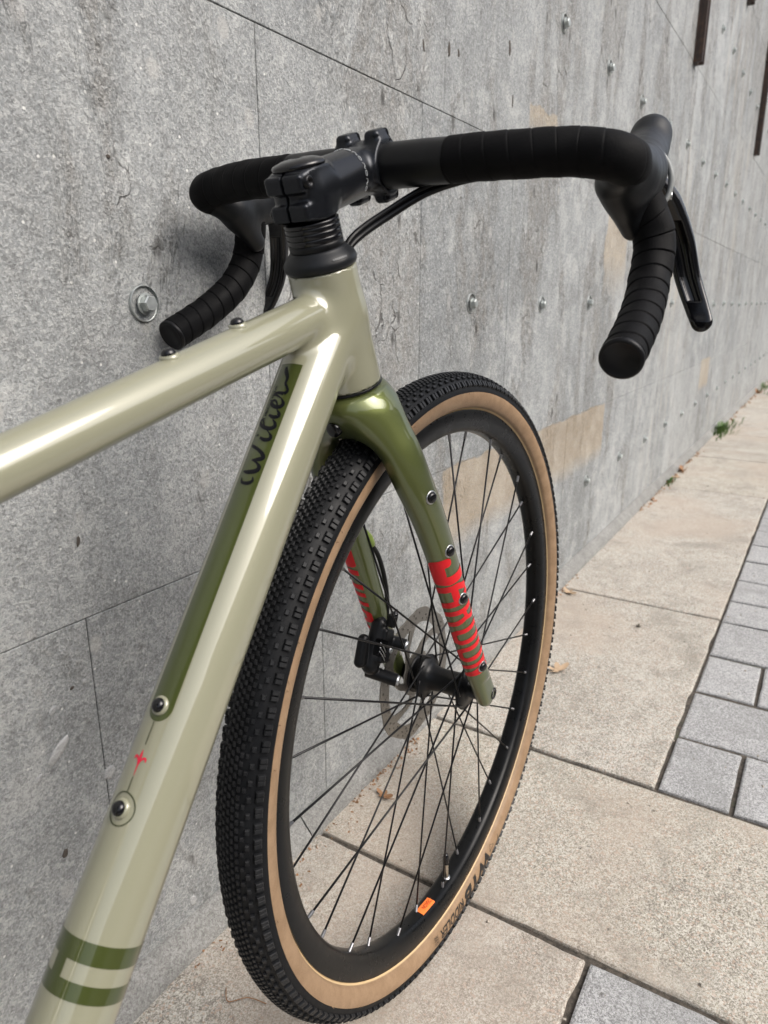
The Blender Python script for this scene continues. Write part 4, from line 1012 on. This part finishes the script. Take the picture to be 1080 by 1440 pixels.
def tuft(x, y, n, h, spread, label):
    V = []; F = []
    for i in range(n):
        a = rng.uniform(0, 2*math.pi); r = abs(rng.normal(0, spread)); bx, by = r*math.cos(a)*1.7, r*math.sin(a)*.55
        hh = h*rng.uniform(.4, 1.1); d = np.array([math.cos(a), math.sin(a), 0])*hh*rng.uniform(.3, .9); w_ = rng.uniform(.002, .005)
        side = np.array([-math.sin(a), math.cos(a), 0])*w_; p0 = np.array([bx, by, 0]); b = len(V)
        V += [p0-side*.6, p0+side*.6, p0+d*.4+[0, 0, hh*.7]-side, p0+d*.4+[0, 0, hh*.7]+side, p0+d+[0, 0, hh*.85]]
        F += [(b, b+1, b+3, b+2), (b+2, b+3, b+4)]
    V = np.array(V); V[:, 1] = np.minimum(V[:, 1], .03)
    o = link_mesh('weed_tuft', V, F, MGRASS, None, False, loc=(x, y, -.004)); tag(o, label, 'weed', 'weeds at the wall foot', 'stuff'); return o
tuft(4.95, .545, 220, .06, .085, 'largest green weed tuft at the wall foot far along the pavement')
tuft(3.34, .556, 40, .03, .03, 'tiny green weed at the wall foot nearest the bicycle')
tuft(7.8, .545, 110, .05, .2, 'farthest green weeds spreading along the wall foot')
# debris at wall foot
DV = []
def crumbs(x0, x1, n, y0=.52, y1=.565, s=(.0015, .006)):
    for i in range(n):
        x = rng.uniform(x0, x1); y = y1-abs(rng.normal(0, (y1-y0)*.5)); r = rng.uniform(*s)
        ax = np.linalg.qr(rng.normal(size=(3, 3)))[0]; DV.append(box_vf((x, y, r*.3), (r*2, r*1.1, r*.22), ax))
crumbs(.80, 1.02, 110, .54, .565, (.0008, .0038)); crumbs(1.75, 2.0, 40, .545, .565, (.001, .004)); crumbs(2.8, 4.2, 110, .54, .566, s=(.002, .008)); crumbs(5, 9, 90, .53, .57, (.003, .010)); crumbs(.45, .8, 60, s=(.001, .003))
V, F = merge(DV); d_ = link_mesh('leaf_litter', V, F, MLEAF, None, False); tag(d_, 'brown leaf litter crumbs scattered along the wall foot', 'litter', kind='stuff')
SV = []
for i in range(260):
    x = rng.uniform(.3, 3.5); y = rng.uniform(-.1, .56); r = rng.uniform(.0008, .0026); ax = np.linalg.qr(rng.normal(size=(3, 3)))[0]; SV.append(box_vf((x, y, r*.3), (r*2, r*1.4, r), ax))
V, F = merge(SV); d_ = link_mesh('grit', V, F, MSLAB, None, False); tag(d_, 'tiny grit grains scattered over the paving slabs', 'grit', kind='stuff')
V, F = sweep(catmull([(.462, .448, .002), (.455, .470, .004), (.440, .487, .003), (.452, .502, .002)], 8), .0006, 5)
o = link_mesh('twig', V, F, MLEAF, None); tag(o, 'thin curved twig lying on the slab beside the tyre', 'twig')
